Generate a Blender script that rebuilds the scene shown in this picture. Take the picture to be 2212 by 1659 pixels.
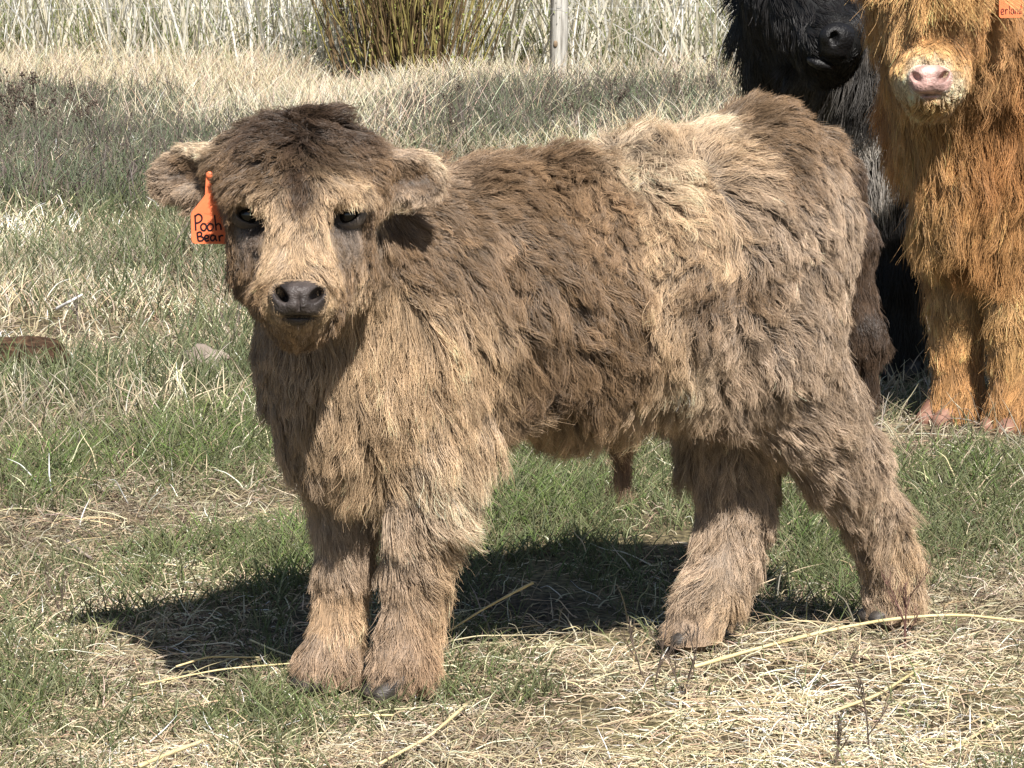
import bpy, math, random
import numpy as np
from mathutils import Vector, Matrix
from mathutils.bvhtree import BVHTree
from mathutils.kdtree import KDTree

scene = bpy.context.scene
for o in list(bpy.data.objects):
    bpy.data.objects.remove(o)
COL = scene.collection

# ------------------------------------------------------------------ camera
CAM_H, PITCH, FPX, PW, PH = 1.2, math.radians(8.5), 6960.0, 2212.0, 1659.0
cam_data = bpy.data.cameras.new('camera')
cam = bpy.data.objects.new('camera', cam_data)
COL.objects.link(cam)
cam.location = (0, 0, CAM_H)
cam.rotation_euler = (math.radians(90) - PITCH, 0, 0)
cam_data.sensor_width = 36.0
cam_data.lens = 36.0 * FPX / PW
cam_data.clip_start = 0.1
cam_data.clip_end = 2000
scene.camera = cam

# ------------------------------------------------------------------ sky and sun
SUN_EL, SUN_AZ = math.radians(47.5), math.radians(18)      # azimuth: degrees to the right of straight behind the camera
to_sun = Vector((math.sin(SUN_AZ) * math.cos(SUN_EL), -math.cos(SUN_AZ) * math.cos(SUN_EL), math.sin(SUN_EL)))
world = bpy.data.worlds.new('World')
scene.world = world
world.use_nodes = True
wn = world.node_tree
wn.nodes.clear()
sky = wn.nodes.new('ShaderNodeTexSky')
sky.sky_type = 'NISHITA'
sky.sun_disc = False
sky.sun_elevation = SUN_EL
sky.sun_rotation = math.atan2(to_sun.x, to_sun.y)
bg = wn.nodes.new('ShaderNodeBackground')
bg.inputs['Strength'].default_value = 0.055
wo = wn.nodes.new('ShaderNodeOutputWorld')
wn.links.new(sky.outputs[0], bg.inputs[0])
wn.links.new(bg.outputs[0], wo.inputs[0])
sd = bpy.data.lights.new('sun', 'SUN')
sd.energy = 5.0
sd.angle = math.radians(0.5)
sd.color = (1.0, 0.955, 0.89)
sun = bpy.data.objects.new('sun', sd)
COL.objects.link(sun)
sun.rotation_euler = to_sun.to_track_quat('Z', 'Y').to_euler()
sun.location = to_sun * 20

scene.render.engine = 'CYCLES'
vs = scene.view_settings
vs.view_transform = 'Standard'
vs.look = 'None'
vs.exposure = 0.72
vs.gamma = 1.0
vs.use_curve_mapping = False
scene.cycles.use_denoising = True
scene.cycles.max_bounces = 8
scene.cycles.diffuse_bounces = 2
scene.cycles.glossy_bounces = 2
scene.cycles.transmission_bounces = 4
scene.cycles.transparent_max_bounces = 4
scene.cycles_curves.shape = 'RIBBONS'
scene.cycles_curves.subdivisions = 2

# ------------------------------------------------------------------ helpers
CAMPOS = np.array([0.0, 0.0, CAM_H])
FWD = np.array([0.0, math.cos(PITCH), -math.sin(PITCH)])
RIGHT = np.array([1.0, 0.0, 0.0])
UP = np.array([0.0, math.sin(PITCH), math.cos(PITCH)])
RC = np.stack([RIGHT, UP, FWD])                       # rows: camera-aligned axes, used to turn heads to face the viewer

def ray(px, py):
    return FWD + (px - PW / 2) / FPX * RIGHT - (py - PH / 2) / FPX * UP

def P(px, py, Y):
    """point seen at px,py that stands at world distance Y"""
    d = ray(px, py)
    return CAMPOS + d * (Y / d[1])

def G(px, py, z=0.0):
    """point of the ground seen at px,py"""
    d = ray(px, py)
    return CAMPOS + d * ((z - CAM_H) / d[2])

def m_of(px, pos):
    """px pixels in metres at a point"""
    return px * float(np.dot(np.asarray(pos) - CAMPOS, FWD)) / FPX

def nrm(a):
    return a / np.maximum(np.linalg.norm(a, axis=-1, keepdims=True), 1e-9)

def wave_noise(p, freq, seed, n=10):
    r = np.random.default_rng(seed)
    out = np.zeros(len(p))
    for _ in range(n):
        k = r.normal(size=p.shape[1]) * freq
        out += np.sin(p @ k + r.uniform(0, 6.283))
    return out / math.sqrt(n / 2)

def vec_noise(p, freq, seed):
    return np.stack([wave_noise(p, freq, seed + i * 17) for i in range(3)], 1)

def tag(o, label=None, cat=None, group=None, kind=None):
    if label: o['label'] = label
    if cat: o['category'] = cat
    if group: o['group'] = group
    if kind: o['kind'] = kind
    return o

def empty(name, loc):
    o = bpy.data.objects.new(name, None)
    o.empty_display_size = 0.1
    o.location = loc
    COL.objects.link(o)
    return o

def link(name, data, mat, parent=None, origin=None):
    o = bpy.data.objects.new(name, data)
    COL.objects.link(o)
    if mat is not None:
        data.materials.append(mat)
    if parent is not None:
        o.parent = parent
    elif origin is not None:
        o.location = origin
    return o

def mesh_obj(name, V, F, mat, parent=None, origin=(0, 0, 0), smooth=True, attrs=None):
    """one mesh from world-space vertices; the origin is taken off so that the object sits on it"""
    V = np.asarray(V, dtype=np.float64) - np.asarray(origin)
    me = bpy.data.meshes.new(name)
    me.from_pydata(V.tolist(), [], F.tolist() if hasattr(F, 'tolist') else F)
    if smooth:
        me.polygons.foreach_set('use_smooth', np.ones(len(me.polygons), dtype=bool))
    if attrs:
        for k, a in attrs.items():
            at = me.attributes.new(k, 'FLOAT_COLOR', 'POINT')
            at.data.foreach_set('color', np.concatenate([a, np.ones((len(a), 1))], 1).astype(np.float32).ravel())
    me.update()
    return link(name, me, mat, parent, None if parent is not None else origin)

def curves_obj(name, pts, radius, tint, mat, parent=None, origin=(0, 0, 0)):
    """pts (N,K,3), radius (N,K) or (K,), tint (N,K,3): one hair object"""
    N, K = pts.shape[:2]
    hc = bpy.data.hair_curves.new(name)
    hc.add_curves([K] * N)
    hc.attributes['position'].data.foreach_set('vector', (pts - np.asarray(origin)).astype(np.float32).ravel())
    ra = hc.attributes.new('radius', 'FLOAT', 'POINT')
    ra.data.foreach_set('value', np.ascontiguousarray(np.broadcast_to(radius, (N, K))).astype(np.float32).ravel())
    ta = hc.attributes.new('tint', 'FLOAT_COLOR', 'POINT')
    c = np.ones((N, K, 4), dtype=np.float32)
    c[..., :3] = tint
    ta.data.foreach_set('color', c.ravel())
    return link(name, hc, mat, parent, None if parent is not None else origin)

# ------------------------------------------------------------------ materials
def new_mat(name):
    m = bpy.data.materials.new(name)
    m.use_nodes = True
    m.node_tree.nodes.clear()
    return m, m.node_tree

def strand_mat(name, rough=0.45, spec=0.35, trans=0.0):
    """diffuse fibre with a soft sheen; colour comes from the strand's own tint"""
    m, nt = new_mat(name)
    N, L = nt.nodes, nt.links
    at = N.new('ShaderNodeAttribute'); at.attribute_name = 'tint'
    b = N.new('ShaderNodeBsdfPrincipled')
    b.inputs['Roughness'].default_value = rough
    b.inputs['Specular IOR Level'].default_value = spec
    L.new(at.outputs['Color'], b.inputs['Base Color'])
    o = N.new('ShaderNodeOutputMaterial')
    if trans > 0:
        t = N.new('ShaderNodeBsdfTranslucent')
        L.new(at.outputs['Color'], t.inputs['Color'])
        mx = N.new('ShaderNodeMixShader'); mx.inputs[0].default_value = trans
        L.new(b.outputs[0], mx.inputs[1]); L.new(t.outputs[0], mx.inputs[2])
        L.new(mx.outputs[0], o.inputs[0])
    else:
        L.new(b.outputs[0], o.inputs[0])
    return m

def noisy_mat(name, c1, c2, scale=20.0, rough=0.8, spec=0.3, bump=0.0, bscale=60.0, stretch=(1, 1, 1), c3=None, detail=6.0):
    m, nt = new_mat(name)
    N, L = nt.nodes, nt.links
    tc = N.new('ShaderNodeTexCoord')
    mp = N.new('ShaderNodeMapping'); mp.inputs['Scale'].default_value = stretch
    L.new(tc.outputs['Object'], mp.inputs[0])
    n1 = N.new('ShaderNodeTexNoise'); n1.inputs['Scale'].default_value = scale; n1.inputs['Detail'].default_value = detail
    L.new(mp.outputs[0], n1.inputs['Vector'])
    r = N.new('ShaderNodeValToRGB')
    r.color_ramp.elements[0].position = 0.32; r.color_ramp.elements[0].color = (*c1, 1)
    r.color_ramp.elements[1].position = 0.68; r.color_ramp.elements[1].color = (*c2, 1)
    if c3:
        e = r.color_ramp.elements.new(0.5); e.color = (*c3, 1)
    L.new(n1.outputs['Fac'], r.inputs[0])
    b = N.new('ShaderNodeBsdfPrincipled')
    b.inputs['Roughness'].default_value = rough
    b.inputs['Specular IOR Level'].default_value = spec
    L.new(r.outputs[0], b.inputs['Base Color'])
    if bump > 0:
        n2 = N.new('ShaderNodeTexNoise'); n2.inputs['Scale'].default_value = bscale; n2.inputs['Detail'].default_value = 5
        L.new(mp.outputs[0], n2.inputs['Vector'])
        bp = N.new('ShaderNodeBump'); bp.inputs['Strength'].default_value = bump; bp.inputs['Distance'].default_value = 0.01
        L.new(n2.outputs['Fac'], bp.inputs['Height']); L.new(bp.outputs[0], b.inputs['Normal'])
    o = N.new('ShaderNodeOutputMaterial'); L.new(b.outputs[0], o.inputs[0])
    return m

def skin_mat(name, rough=0.6, bump=0.15):
    """bare hide: pigment from the mesh's own tint, fine grain in the relief"""
    m, nt = new_mat(name)
    N, L = nt.nodes, nt.links
    at = N.new('ShaderNodeAttribute'); at.attribute_name = 'tint'
    tc = N.new('ShaderNodeTexCoord')
    n2 = N.new('ShaderNodeTexNoise'); n2.inputs['Scale'].default_value = 180; n2.inputs['Detail'].default_value = 4
    L.new(tc.outputs['Object'], n2.inputs['Vector'])
    bp = N.new('ShaderNodeBump'); bp.inputs['Strength'].default_value = bump; bp.inputs['Distance'].default_value = 0.004
    L.new(n2.outputs['Fac'], bp.inputs['Height'])
    b = N.new('ShaderNodeBsdfPrincipled'); b.inputs['Roughness'].default_value = rough
    b.inputs['Specular IOR Level'].default_value = 0.3
    L.new(at.outputs['Color'], b.inputs['Base Color']); L.new(bp.outputs[0], b.inputs['Normal'])
    o = N.new('ShaderNodeOutputMaterial'); L.new(b.outputs[0], o.inputs[0])
    return m

# ------------------------------------------------------------------ continuous bodies from blended volumes
class Body:
    def __init__(self, cell, k):
        self.cell, self.k = cell, k
        self.prims, self.cuts = [], []
    def ell(self, c, r, R=None):
        self.prims.append(('e', np.asarray(c, float), np.asarray(r, float), np.eye(3) if R is None else np.asarray(R)))
    def cone(self, a, b, ra, rb):
        self.prims.append(('c', np.asarray(a, float), np.asarray(b, float), ra, rb))
    def chain(self, pts, radii):
        for i in range(len(pts) - 1):
            self.cone(pts[i], pts[i + 1], radii[i], radii[i + 1])
    def cut_ell(self, c, r, R=None):
        self.cuts.append(('e', np.asarray(c, float), np.asarray(r, float), np.eye(3) if R is None else np.asarray(R)))
    @staticmethod
    def bounds(p):
        if p[0] == 'e':
            m = p[2].max(); return p[1] - m, p[1] + m
        m = max(p[3], p[4]); return np.minimum(p[1], p[2]) - m, np.maximum(p[1], p[2]) + m
    @staticmethod
    def dist(p, X):
        if p[0] == 'e':
            q = (X - p[1]) @ p[3].T
            k0 = np.linalg.norm(q / p[2], axis=-1); k1 = np.linalg.norm(q / p[2] ** 2, axis=-1)
            return k0 * (k0 - 1.0) / np.maximum(k1, 1e-6)
        a, b = p[1], p[2]; ba = b - a
        h = np.clip(((X - a) @ ba) / max(ba @ ba, 1e-9), 0, 1)
        return np.linalg.norm(X - a - h[..., None] * ba, axis=-1) - (p[3] + (p[4] - p[3]) * h)
    def mesh(self):
        bs = [self.bounds(p) for p in self.prims]
        cell, k = self.cell, self.k
        lo = np.min([b[0] for b in bs], 0) - 4 * cell
        hi = np.max([b[1] for b in bs], 0) + 4 * cell
        n = np.ceil((hi - lo) / cell).astype(int) + 1
        ax = [lo[i] + cell * np.arange(n[i]) for i in range(3)]
        acc = np.full(tuple(n), 1e-30)
        def sub(b, pad):
            i0 = np.maximum(((b[0] - pad - lo) / cell).astype(int), 0)
            i1 = np.minimum(((b[1] + pad - lo) / cell).astype(int) + 2, n)
            sl = tuple(slice(i0[i], i1[i]) for i in range(3))
            X = np.stack(np.meshgrid(*[ax[i][sl[i]] for i in range(3)], indexing='ij'), -1)
            return sl, X
        for p, b in zip(self.prims, bs):
            sl, X = sub(b, 5 * k)
            acc[sl] += np.exp(np.clip(-self.dist(p, X) / k, -60, 60))
        D = -k * np.log(acc)
        for p in self.cuts:
            sl, X = sub(self.bounds(p), 3 * cell)
            d = -self.dist(p, X)
            kk = 0.35 * k
            a, c = D[sl] / kk, d / kk
            D[sl] = kk * np.logaddexp(np.clip(a, -80, 80), np.clip(c, -80, 80))
        return surface_nets(D, lo, cell)

def surface_nets(D, lo, cell):
    S = D < 0
    nx, ny, nz = np.array(D.shape) - 1
    cnt = np.zeros((nx, ny, nz), np.int8)
    off = [(i, j, k) for i in (0, 1) for j in (0, 1) for k in (0, 1)]
    for i, j, k in off:
        cnt += S[i:i + nx, j:j + ny, k:k + nz]
    act = np.argwhere((cnt > 0) & (cnt < 8))
    pos = np.zeros((len(act), 3)); num = np.zeros(len(act))
    def val(o): return D[act[:, 0] + o[0], act[:, 1] + o[1], act[:, 2] + o[2]]
    for a in range(8):
        for b in range(a + 1, 8):
            oa, ob = np.array(off[a]), np.array(off[b])
            if np.abs(oa - ob).sum() != 1: continue
            da, db = val(oa), val(ob)
            m = (da < 0) != (db < 0)
            t = np.where(m, da / np.where(m, da - db, 1), 0)
            pos += m[:, None] * (oa + t[:, None] * (ob - oa)); num += m
    V = lo + cell * (act + pos / num[:, None])
    idx = np.full((nx, ny, nz), -1, int)
    idx[act[:, 0], act[:, 1], act[:, 2]] = np.arange(len(act))
    F = []
    for axis in range(3):
        sl0 = [slice(1, -1)] * 3; sl1 = [slice(1, -1)] * 3
        sl0[axis] = slice(0, -1); sl1[axis] = slice(1, None)
        s0, s1 = S[tuple(sl0)], S[tuple(sl1)]
        u, v = (axis + 1) % 3, (axis + 2) % 3
        for flip in (False, True):
            e = np.argwhere((s0 & ~s1) if not flip else (~s0 & s1))
            if len(e) == 0: continue
            c = e.copy(); c[:, u] += 1; c[:, v] += 1
            def cellidx(du, dv):
                q = c.copy(); q[:, u] -= du; q[:, v] -= dv
                return idx[q[:, 0], q[:, 1], q[:, 2]]
            quad = np.stack([cellidx(1, 1), cellidx(0, 1), cellidx(0, 0), cellidx(1, 0)], 1)
            F.append(quad[:, ::-1] if flip else quad)
    F = np.concatenate(F)
    return V, F

def quad_tris(F):
    return np.concatenate([F[:, [0, 1, 2]], F[:, [0, 2, 3]]])

def vert_normals(V, T):
    fn = np.cross(V[T[:, 1]] - V[T[:, 0]], V[T[:, 2]] - V[T[:, 0]])
    N = np.zeros_like(V)
    for i in range(3):
        np.add.at(N, T[:, i], fn)
    return nrm(N)

def relax(V, T, it):
    """light smoothing of the net's stairs"""
    E = np.concatenate([T[:, [0, 1]], T[:, [1, 2]], T[:, [2, 0]]])
    for _ in range(it):
        s = np.zeros_like(V); c = np.zeros(len(V))
        np.add.at(s, E[:, 0], V[E[:, 1]]); np.add.at(c, E[:, 0], 1)
        np.add.at(s, E[:, 1], V[E[:, 0]]); np.add.at(c, E[:, 1], 1)
        V = V * 0.5 + 0.5 * s / c[:, None]
    return V

# ------------------------------------------------------------------ coats
class Guides:
    """combing marks set on a body: where the hair grows, which way it lies, how long, how raised, its colour"""
    def __init__(self, V, T):
        self.V, self.T = V, T
        self.VN = vert_normals(V, T)
        self.bvh = BVHTree.FromPolygons([tuple(v) for v in V], [tuple(t) for t in T])
        self.rows = []
    def add(self, pos, n, d, L, lift, col, dens=1.0, curl=0.3):
        self.rows.append((np.asarray(pos), np.asarray(n), np.asarray(d, float), L, lift, np.asarray(col), dens, curl))
    def px(self, px, py, d, L, lift, col, dens=1.0, curl=0.3):
        dr = nrm(ray(px, py))
        hit = self.bvh.ray_cast(Vector(CAMPOS), Vector(dr), 60)
        if hit[0] is None:
            hit = self.bvh.find_nearest(Vector(CAMPOS + dr * 4.8))
            return
        dirw = nrm(np.array([d[0] * RIGHT - d[1] * UP])[0])
        n = np.array(hit[1]); n = n if n @ dr < 0 else -n
        self.add(np.array(hit[0]), n, dirw, L, lift, col, dens, curl)
    def mirror(self, origin, lat, rows):
        """the same combing on the side turned away"""
        for (p, n, d, L, lift, c, de, cu) in rows:
            m = lambda v: v - 2 * (v @ lat) * lat
            q = origin + m(p - origin)
            hit = self.bvh.find_nearest(Vector(q))
            if hit[0] is None or hit[3] > 0.12: continue
            self.rows.append((np.array(hit[0]), np.array(hit[1]), m(d), L, lift, c, de, cu))
    def field(self, eps=0.02):
        gp = np.stack([r[0] for r in self.rows]); gn = np.stack([r[1] for r in self.rows])
        data = np.stack([np.concatenate([r[2], [r[3], r[4]], r[5], [r[6], r[7]]]) for r in self.rows])
        out = np.zeros((len(self.V), data.shape[1]))
        for s in range(0, len(self.V), 4000):
            v, n = self.V[s:s + 4000], self.VN[s:s + 4000]
            d2 = ((v[:, None, :] - gp[None]) ** 2).sum(-1)
            w = (1.0 / (d2 + eps ** 2)) ** 2 * (0.06 + np.clip(n @ gn.T, 0, 1))
            w /= w.sum(1, keepdims=True)
            out[s:s + 4000] = w @ data
        return out

def grow(name, g, field, N, mat, parent, origin, K=7, rad=0.0005, seed=1, big=900, small=9000, cbig=0.35, csmall=0.75,
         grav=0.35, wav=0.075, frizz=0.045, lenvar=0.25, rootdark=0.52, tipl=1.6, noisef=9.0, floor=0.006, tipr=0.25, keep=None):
    r = np.random.default_rng(seed)
    V, T, VN = g.V, g.T, g.VN
    a = 0.5 * np.linalg.norm(np.cross(V[T[:, 1]] - V[T[:, 0]], V[T[:, 2]] - V[T[:, 0]]), axis=1)
    dens = np.clip(field[:, 8], 0, None)
    if keep is not None:
        dens = dens * keep
    dens = dens * np.clip(.042 / np.maximum(field[:, 3], .004), 1, 6) ** 1.15 * (field[:, 3] > .0025)
    wt = a * dens[T].mean(1)
    ti = r.choice(len(T), N, p=wt / wt.sum())
    b = r.random((N, 2)); fl = b.sum(1) > 1; b[fl] = 1 - b[fl]
    bc = np.stack([1 - b.sum(1), b[:, 0], b[:, 1]], 1)
    tv = T[ti]
    itp = lambda A: (A[tv] * bc[..., None]).sum(1)
    p0 = itp(V); n = nrm(itp(VN)); f = itp(field)
    L = f[:, 3].copy(); lift = np.radians(f[:, 4]); col = f[:, 5:8]; curl = f[:, 9]
    def clump(M):
        ids = r.choice(N, M, replace=False)
        kd = KDTree(M)
        for i, q in enumerate(ids): kd.insert(p0[q], i)
        kd.balance()
        jit = p0 + r.normal(size=p0.shape) * 0.002
        return ids, np.array([kd.find(q)[1] for q in jit])
    idb, cb = clump(big)
    ids, cs = clump(small)
    # direction: combed, then disturbed lock by lock
    d = f[:, :3] + curl[:, None] * (0.50 * vec_noise(p0, noisef, seed) + 0.32 * vec_noise(p0, noisef * 2.6, seed + 5))
    d += (curl[:, None] * 0.8) * r.normal(size=(small, 3))[cs] * 0.22 + (curl[:, None]) * r.normal(size=(big, 3))[cb] * 0.3
    t = nrm(d - n * (d * n).sum(1, keepdims=True))
    lift = lift * (1 + 0.33 * r.normal(size=big)[cb] + 0.2 * r.normal(size=small)[cs])
    lift = np.clip(lift, 0.05, 1.5)
    L = L * np.clip(1 + lenvar * (0.7 * r.normal(size=big)[cb] + 0.5 * r.normal(size=small)[cs]) + 0.15 * r.normal(size=N), 0.35, 1.9)
    d0 = t * np.cos(lift)[:, None] + n * np.sin(lift)[:, None]
    down = np.tile(np.array([0, 0, -1.0]), (N, 1))
    down -= n * np.minimum((down * n).sum(1), 0)[:, None]          # hair hangs, but not into the skin
    d1 = nrm(t + n * (0.05 + 0.30 * np.sin(lift))[:, None] + down * grav)
    u = np.linspace(0, 1, K)
    pts = np.zeros((N, K, 3)); pts[:, 0] = p0 - n * 0.003
    for k in range(1, K):
        s = (u[k] - 0.5 / (K - 1))
        dd = nrm(d0 * (1 - s) + d1 * s)
        pts[:, k] = pts[:, k - 1] + dd * (L / (K - 1))[:, None]
    # locks
    def pull(idx, cl, c):
        ctr = pts[idx[cl]]
        off = (pts[:, 0] - ctr[:, 0])
        agree = np.clip((n * n[idx[cl]]).sum(1), 0, 1) ** 4
        w = (c * agree)[:, None, None] * (u ** 1.1)[None, :, None]
        return pts * (1 - w) + (ctr + 0.18 * off[:, None, :]) * w
    pts = pull(ids, cs, csmall)
    pts = pull(idb, cb, cbig)
    # waves and stray hairs
    s1 = np.cross(t, n)
    ph = r.uniform(0, 6.28, small)[cs] + 0.5 * r.normal(size=N)
    fr = (1.0 + 0.6 * r.random(small))[cs]
    am = (wav * L * (0.4 + curl * 1.6))[:, None] * u[None]
    w1 = np.sin(6.283 * fr[:, None] * u[None] + ph[:, None]) * am
    w2 = np.cos(6.283 * fr[:, None] * u[None] * 0.8 + ph[:, None] * 1.7) * am * 0.6
    pts += w1[..., None] * s1[:, None] + w2[..., None] * n[:, None]
    stray = r.normal(size=(N, 3)) * (frizz * L * (1 + 2.5 * (r.random(N) < 0.06)))[:, None]
    pts += stray[:, None] * (u ** 1.5)[None, :, None]
    pts[:, :, 2] = np.maximum(pts[:, :, 2], floor)
    hgt = ((pts - p0[:, None]) * n[:, None]).sum(-1)
    pts += n[:, None] * np.maximum(.004 * np.sqrt(u)[None] * np.minimum(L / .03, 1)[:, None] - hgt, 0)[..., None]
    pts[:, :, 2] = np.maximum(pts[:, :, 2], floor)
    tone = np.exp(0.11 * r.normal(size=big)[cb] + 0.14 * r.normal(size=small)[cs] + 0.22 * r.normal(size=N))
    grad = rootdark + (tipl - rootdark) * u ** 1.1  # coat's own darker roots, deepened to paint shade in gaps between locks
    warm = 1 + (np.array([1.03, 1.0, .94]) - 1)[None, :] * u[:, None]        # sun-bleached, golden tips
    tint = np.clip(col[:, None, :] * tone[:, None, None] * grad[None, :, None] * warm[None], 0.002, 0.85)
    radius = rad * (1 - (1 - tipr) * u ** 1.6)[None, :] * (0.75 + 0.5 * r.random(N))[:, None]
    return curves_obj(name, pts, radius, tint, mat, parent, origin)

# ------------------------------------------------------------------ the pasture
rng = np.random.default_rng(11)

def ground_z(x, y):
    p = np.stack([np.asarray(x, float), np.asarray(y, float)], -1)
    return 0.010 * wave_noise(p, 2.2, 71, 8) + 0.004 * wave_noise(p, 9.0, 72, 8)

def ground_sheet():
    ys = np.concatenate([np.linspace(-30, 3.5, 12), np.linspace(3.8, 9, 100), np.linspace(9.2, 26, 80), np.geomspace(27, 900, 26)])
    us = np.concatenate([np.linspace(-1, -.22, 10), np.linspace(-.2, .2, 80), np.linspace(.22, 1, 10)])
    Y, U = np.meshgrid(ys, us, indexing='ij')
    X = U * (np.abs(Y) * 1.2 + 3)
    Z = ground_z(X.ravel(), Y.ravel()).reshape(X.shape)
    Z *= np.clip(1.5 - np.abs(Y - 10) / 40, 0.2, 1)
    V = np.stack([X, Y, Z], -1).reshape(-1, 3)
    a, b = X.shape
    i = np.arange(a * b).reshape(a, b)
    F = np.stack([i[:-1, :-1], i[:-1, 1:], i[1:, 1:], i[1:, :-1]], -1).reshape(-1, 4)
    m, nt = new_mat('pasture_soil')
    N, L = nt.nodes, nt.links
    tc = N.new('ShaderNodeTexCoord')
    n1 = N.new('ShaderNodeTexNoise'); n1.inputs['Scale'].default_value = 3.0; n1.inputs['Detail'].default_value = 8
    n2 = N.new('ShaderNodeTexNoise'); n2.inputs['Scale'].default_value = 70.0; n2.inputs['Detail'].default_value = 8
    L.new(tc.outputs['Object'], n1.inputs['Vector']); L.new(tc.outputs['Object'], n2.inputs['Vector'])
    r1 = N.new('ShaderNodeValToRGB'); e = r1.color_ramp.elements
    e[0].position = .35; e[0].color = (.085, .068, .048, 1); e[1].position = .66; e[1].color = (.19, .17, .10, 1)
    r2 = N.new('ShaderNodeValToRGB'); e = r2.color_ramp.elements
    e[0].position = .38; e[0].color = (.4, .38, .36, 1); e[1].position = .64; e[1].color = (1.5, 1.4, 1.25, 1)
    L.new(n1.outputs['Fac'], r1.inputs[0]); L.new(n2.outputs['Fac'], r2.inputs[0])
    mx = N.new('ShaderNodeMix'); mx.data_type = 'RGBA'; mx.blend_type = 'MULTIPLY'; mx.inputs[0].default_value = 1
    L.new(r1.outputs[0], mx.inputs[6]); L.new(r2.outputs[0], mx.inputs[7])
    bp = N.new('ShaderNodeBump'); bp.inputs['Strength'].default_value = .9; bp.inputs['Distance'].default_value = .015
    L.new(n2.outputs['Fac'], bp.inputs['Height'])
    bs = N.new('ShaderNodeBsdfPrincipled'); bs.inputs['Roughness'].default_value = .95; bs.inputs['Specular IOR Level'].default_value = .15
    L.new(mx.outputs[2], bs.inputs['Base Color']); L.new(bp.outputs[0], bs.inputs['Normal'])
    o = N.new('ShaderNodeOutputMaterial'); L.new(bs.outputs[0], o.inputs[0])
    tag(mesh_obj('pasture', V, F, m), kind='structure')
ground_sheet()

def patch(x, y, lst):
    """soft ellipses on the ground, read off the photograph: centre and half size in pixels, strength"""
    out = np.zeros(len(x))
    for (px, py, rx, ry, s) in lst:
        c = G(px, py); rxm = rx * np.linalg.norm(c - CAMPOS) / FPX
        rym = max(abs(G(px, py - ry)[1] - G(px, py + ry)[1]) / 2, .03)
        out += s * np.exp(-((x - c[0]) / rxm) ** 2 - ((y - c[1]) / rym) ** 2)
    return out

GREEN = [(330, 990, 190, 70, 1.3), (560, 930, 120, 60, .8), (60, 1050, 110, 60, .9), (250, 570, 130, 40, .6), (700, 700, 200, 60, .3), (420, 1190, 200, 40, .7),
         (640, 1230, 90, 80, .9), (1120, 1120, 120, 70, .9), (1180, 1000, 160, 50, .5), (2080, 1020, 140, 70, .8), (2060, 1480, 120, 60, .5),
         (1780, 1180, 120, 110, .7), (250, 1330, 120, 80, .4), (1200, 1560, 120, 60, .5), (150, 860, 160, 40, .5), (520, 820, 90, 40, .6),
         (1580, 60, 200, 60, .4), (1250, 1100, 150, 40, .5), (60, 1530, 70, 80, .4), (950, 1480, 90, 40, .4), (650, 1540, 120, 30, .4)]
BARE = [(260, 1140, 330, 38, 1.4), (120, 1190, 160, 26, 1.0), (200, 925, 120, 22, 1.0), (400, 880, 110, 20, .8), (560, 1115, 130, 26, .9),
        (1720, 1590, 330, 60, 1.0), (1960, 900, 80, 40, .6), (380, 1420, 140, 40, .8), (1250, 1290, 200, 50, .5), (790, 1480, 40, 20, 1.0), (1000, 1600, 200, 40, .5)]
STRAW = [(1750, 1560, 380, 90, 1.5), (520, 1460, 260, 50, 1.1), (1750, 1400, 250, 60, .9), (900, 1600, 500, 50, .45), (300, 1630, 300, 30, .5), (250, 1150, 300, 40, .6),
         (1990, 970, 160, 30, .9), (180, 920, 120, 20, .8), (1080, 1400, 150, 50, .5), (400, 880, 120, 20, .6), (1400, 1640, 500, 40, 1.0), (60, 1400, 70, 60, .7)]
WEEDS = [(130, 340, 230, 90, 1.3), (40, 250, 120, 60, .6), (880, 290, 160, 40, .9), (1060, 270, 110, 50, 1.0), (1330, 250, 170, 40, 1.0), (1560, 220, 100, 40, .8), (480, 330, 160, 50, .4), (330, 400, 110, 60, .5)]

def scatter(n, y0, y1, prob, pw=1.0, spread=0.235, pad=0.6):
    """ground points, thinning out with distance"""
    n = int(n * 1.32)
    k = int(n * 3.5)
    y = y0 * (y1 / y0) ** (rng.random(k) ** pw)
    x = rng.uniform(-1, 1, k) * (y * spread + pad)
    p = prob(x, y)
    keep = rng.random(k) < p
    x, y = x[keep][:n], y[keep][:n]
    return x, y

def nz(x, y, f, seed):
    return wave_noise(np.stack([x, y], -1), f, seed, 10)

def blades(name, x, y, h, lean, rad, c, mat, label, cat, K=5, droop=0.5, az=None, z0=None, tipc=1.15, rootc=.75, kink=0.0):
    n = len(x)
    az = rng.uniform(0, 6.283, n) if az is None else az
    dh = np.stack([np.cos(az), np.sin(az), np.zeros(n)], 1)
    u = np.linspace(0, 1, K)
    z = ground_z(x, y) if z0 is None else z0
    pts = np.zeros((n, K, 3)); pts[:, 0] = np.stack([x, y, z - .004], 1)
    side = np.stack([-np.sin(az), np.cos(az), np.zeros(n)], 1) * (rng.normal(size=n) * .25)[:, None]
    for k in range(1, K):
        a = lean + droop * u[k] * (0.5 + rng.random(n)) + kink * rng.normal(size=n)
        d = dh * np.sin(a)[:, None] + np.array([0, 0, 1]) * np.cos(a)[:, None] + side * u[k]
        pts[:, k] = pts[:, k - 1] + d * (h / (K - 1))[:, None]
    pts[:, 1:, 2] = np.maximum(pts[:, 1:, 2], (z + .003)[:, None])
    r = rad[:, None] * (1 - .85 * u ** 2)[None]
    t = c[:, None, :] * (rootc + (tipc - rootc) * u)[None, :, None]
    o = curves_obj(name, pts, r, np.clip(t, .005, .9), mat)
    tag(o, label, cat, kind='stuff')
    return o

def mixcol(n, cols, w, var=.18):
    c = np.array(cols)[rng.choice(len(cols), n, p=np.array(w) / sum(w))]
    return c * np.exp(var * rng.normal(size=(n, 1))) * np.exp(.05 * rng.normal(size=(n, 3)))

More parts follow.
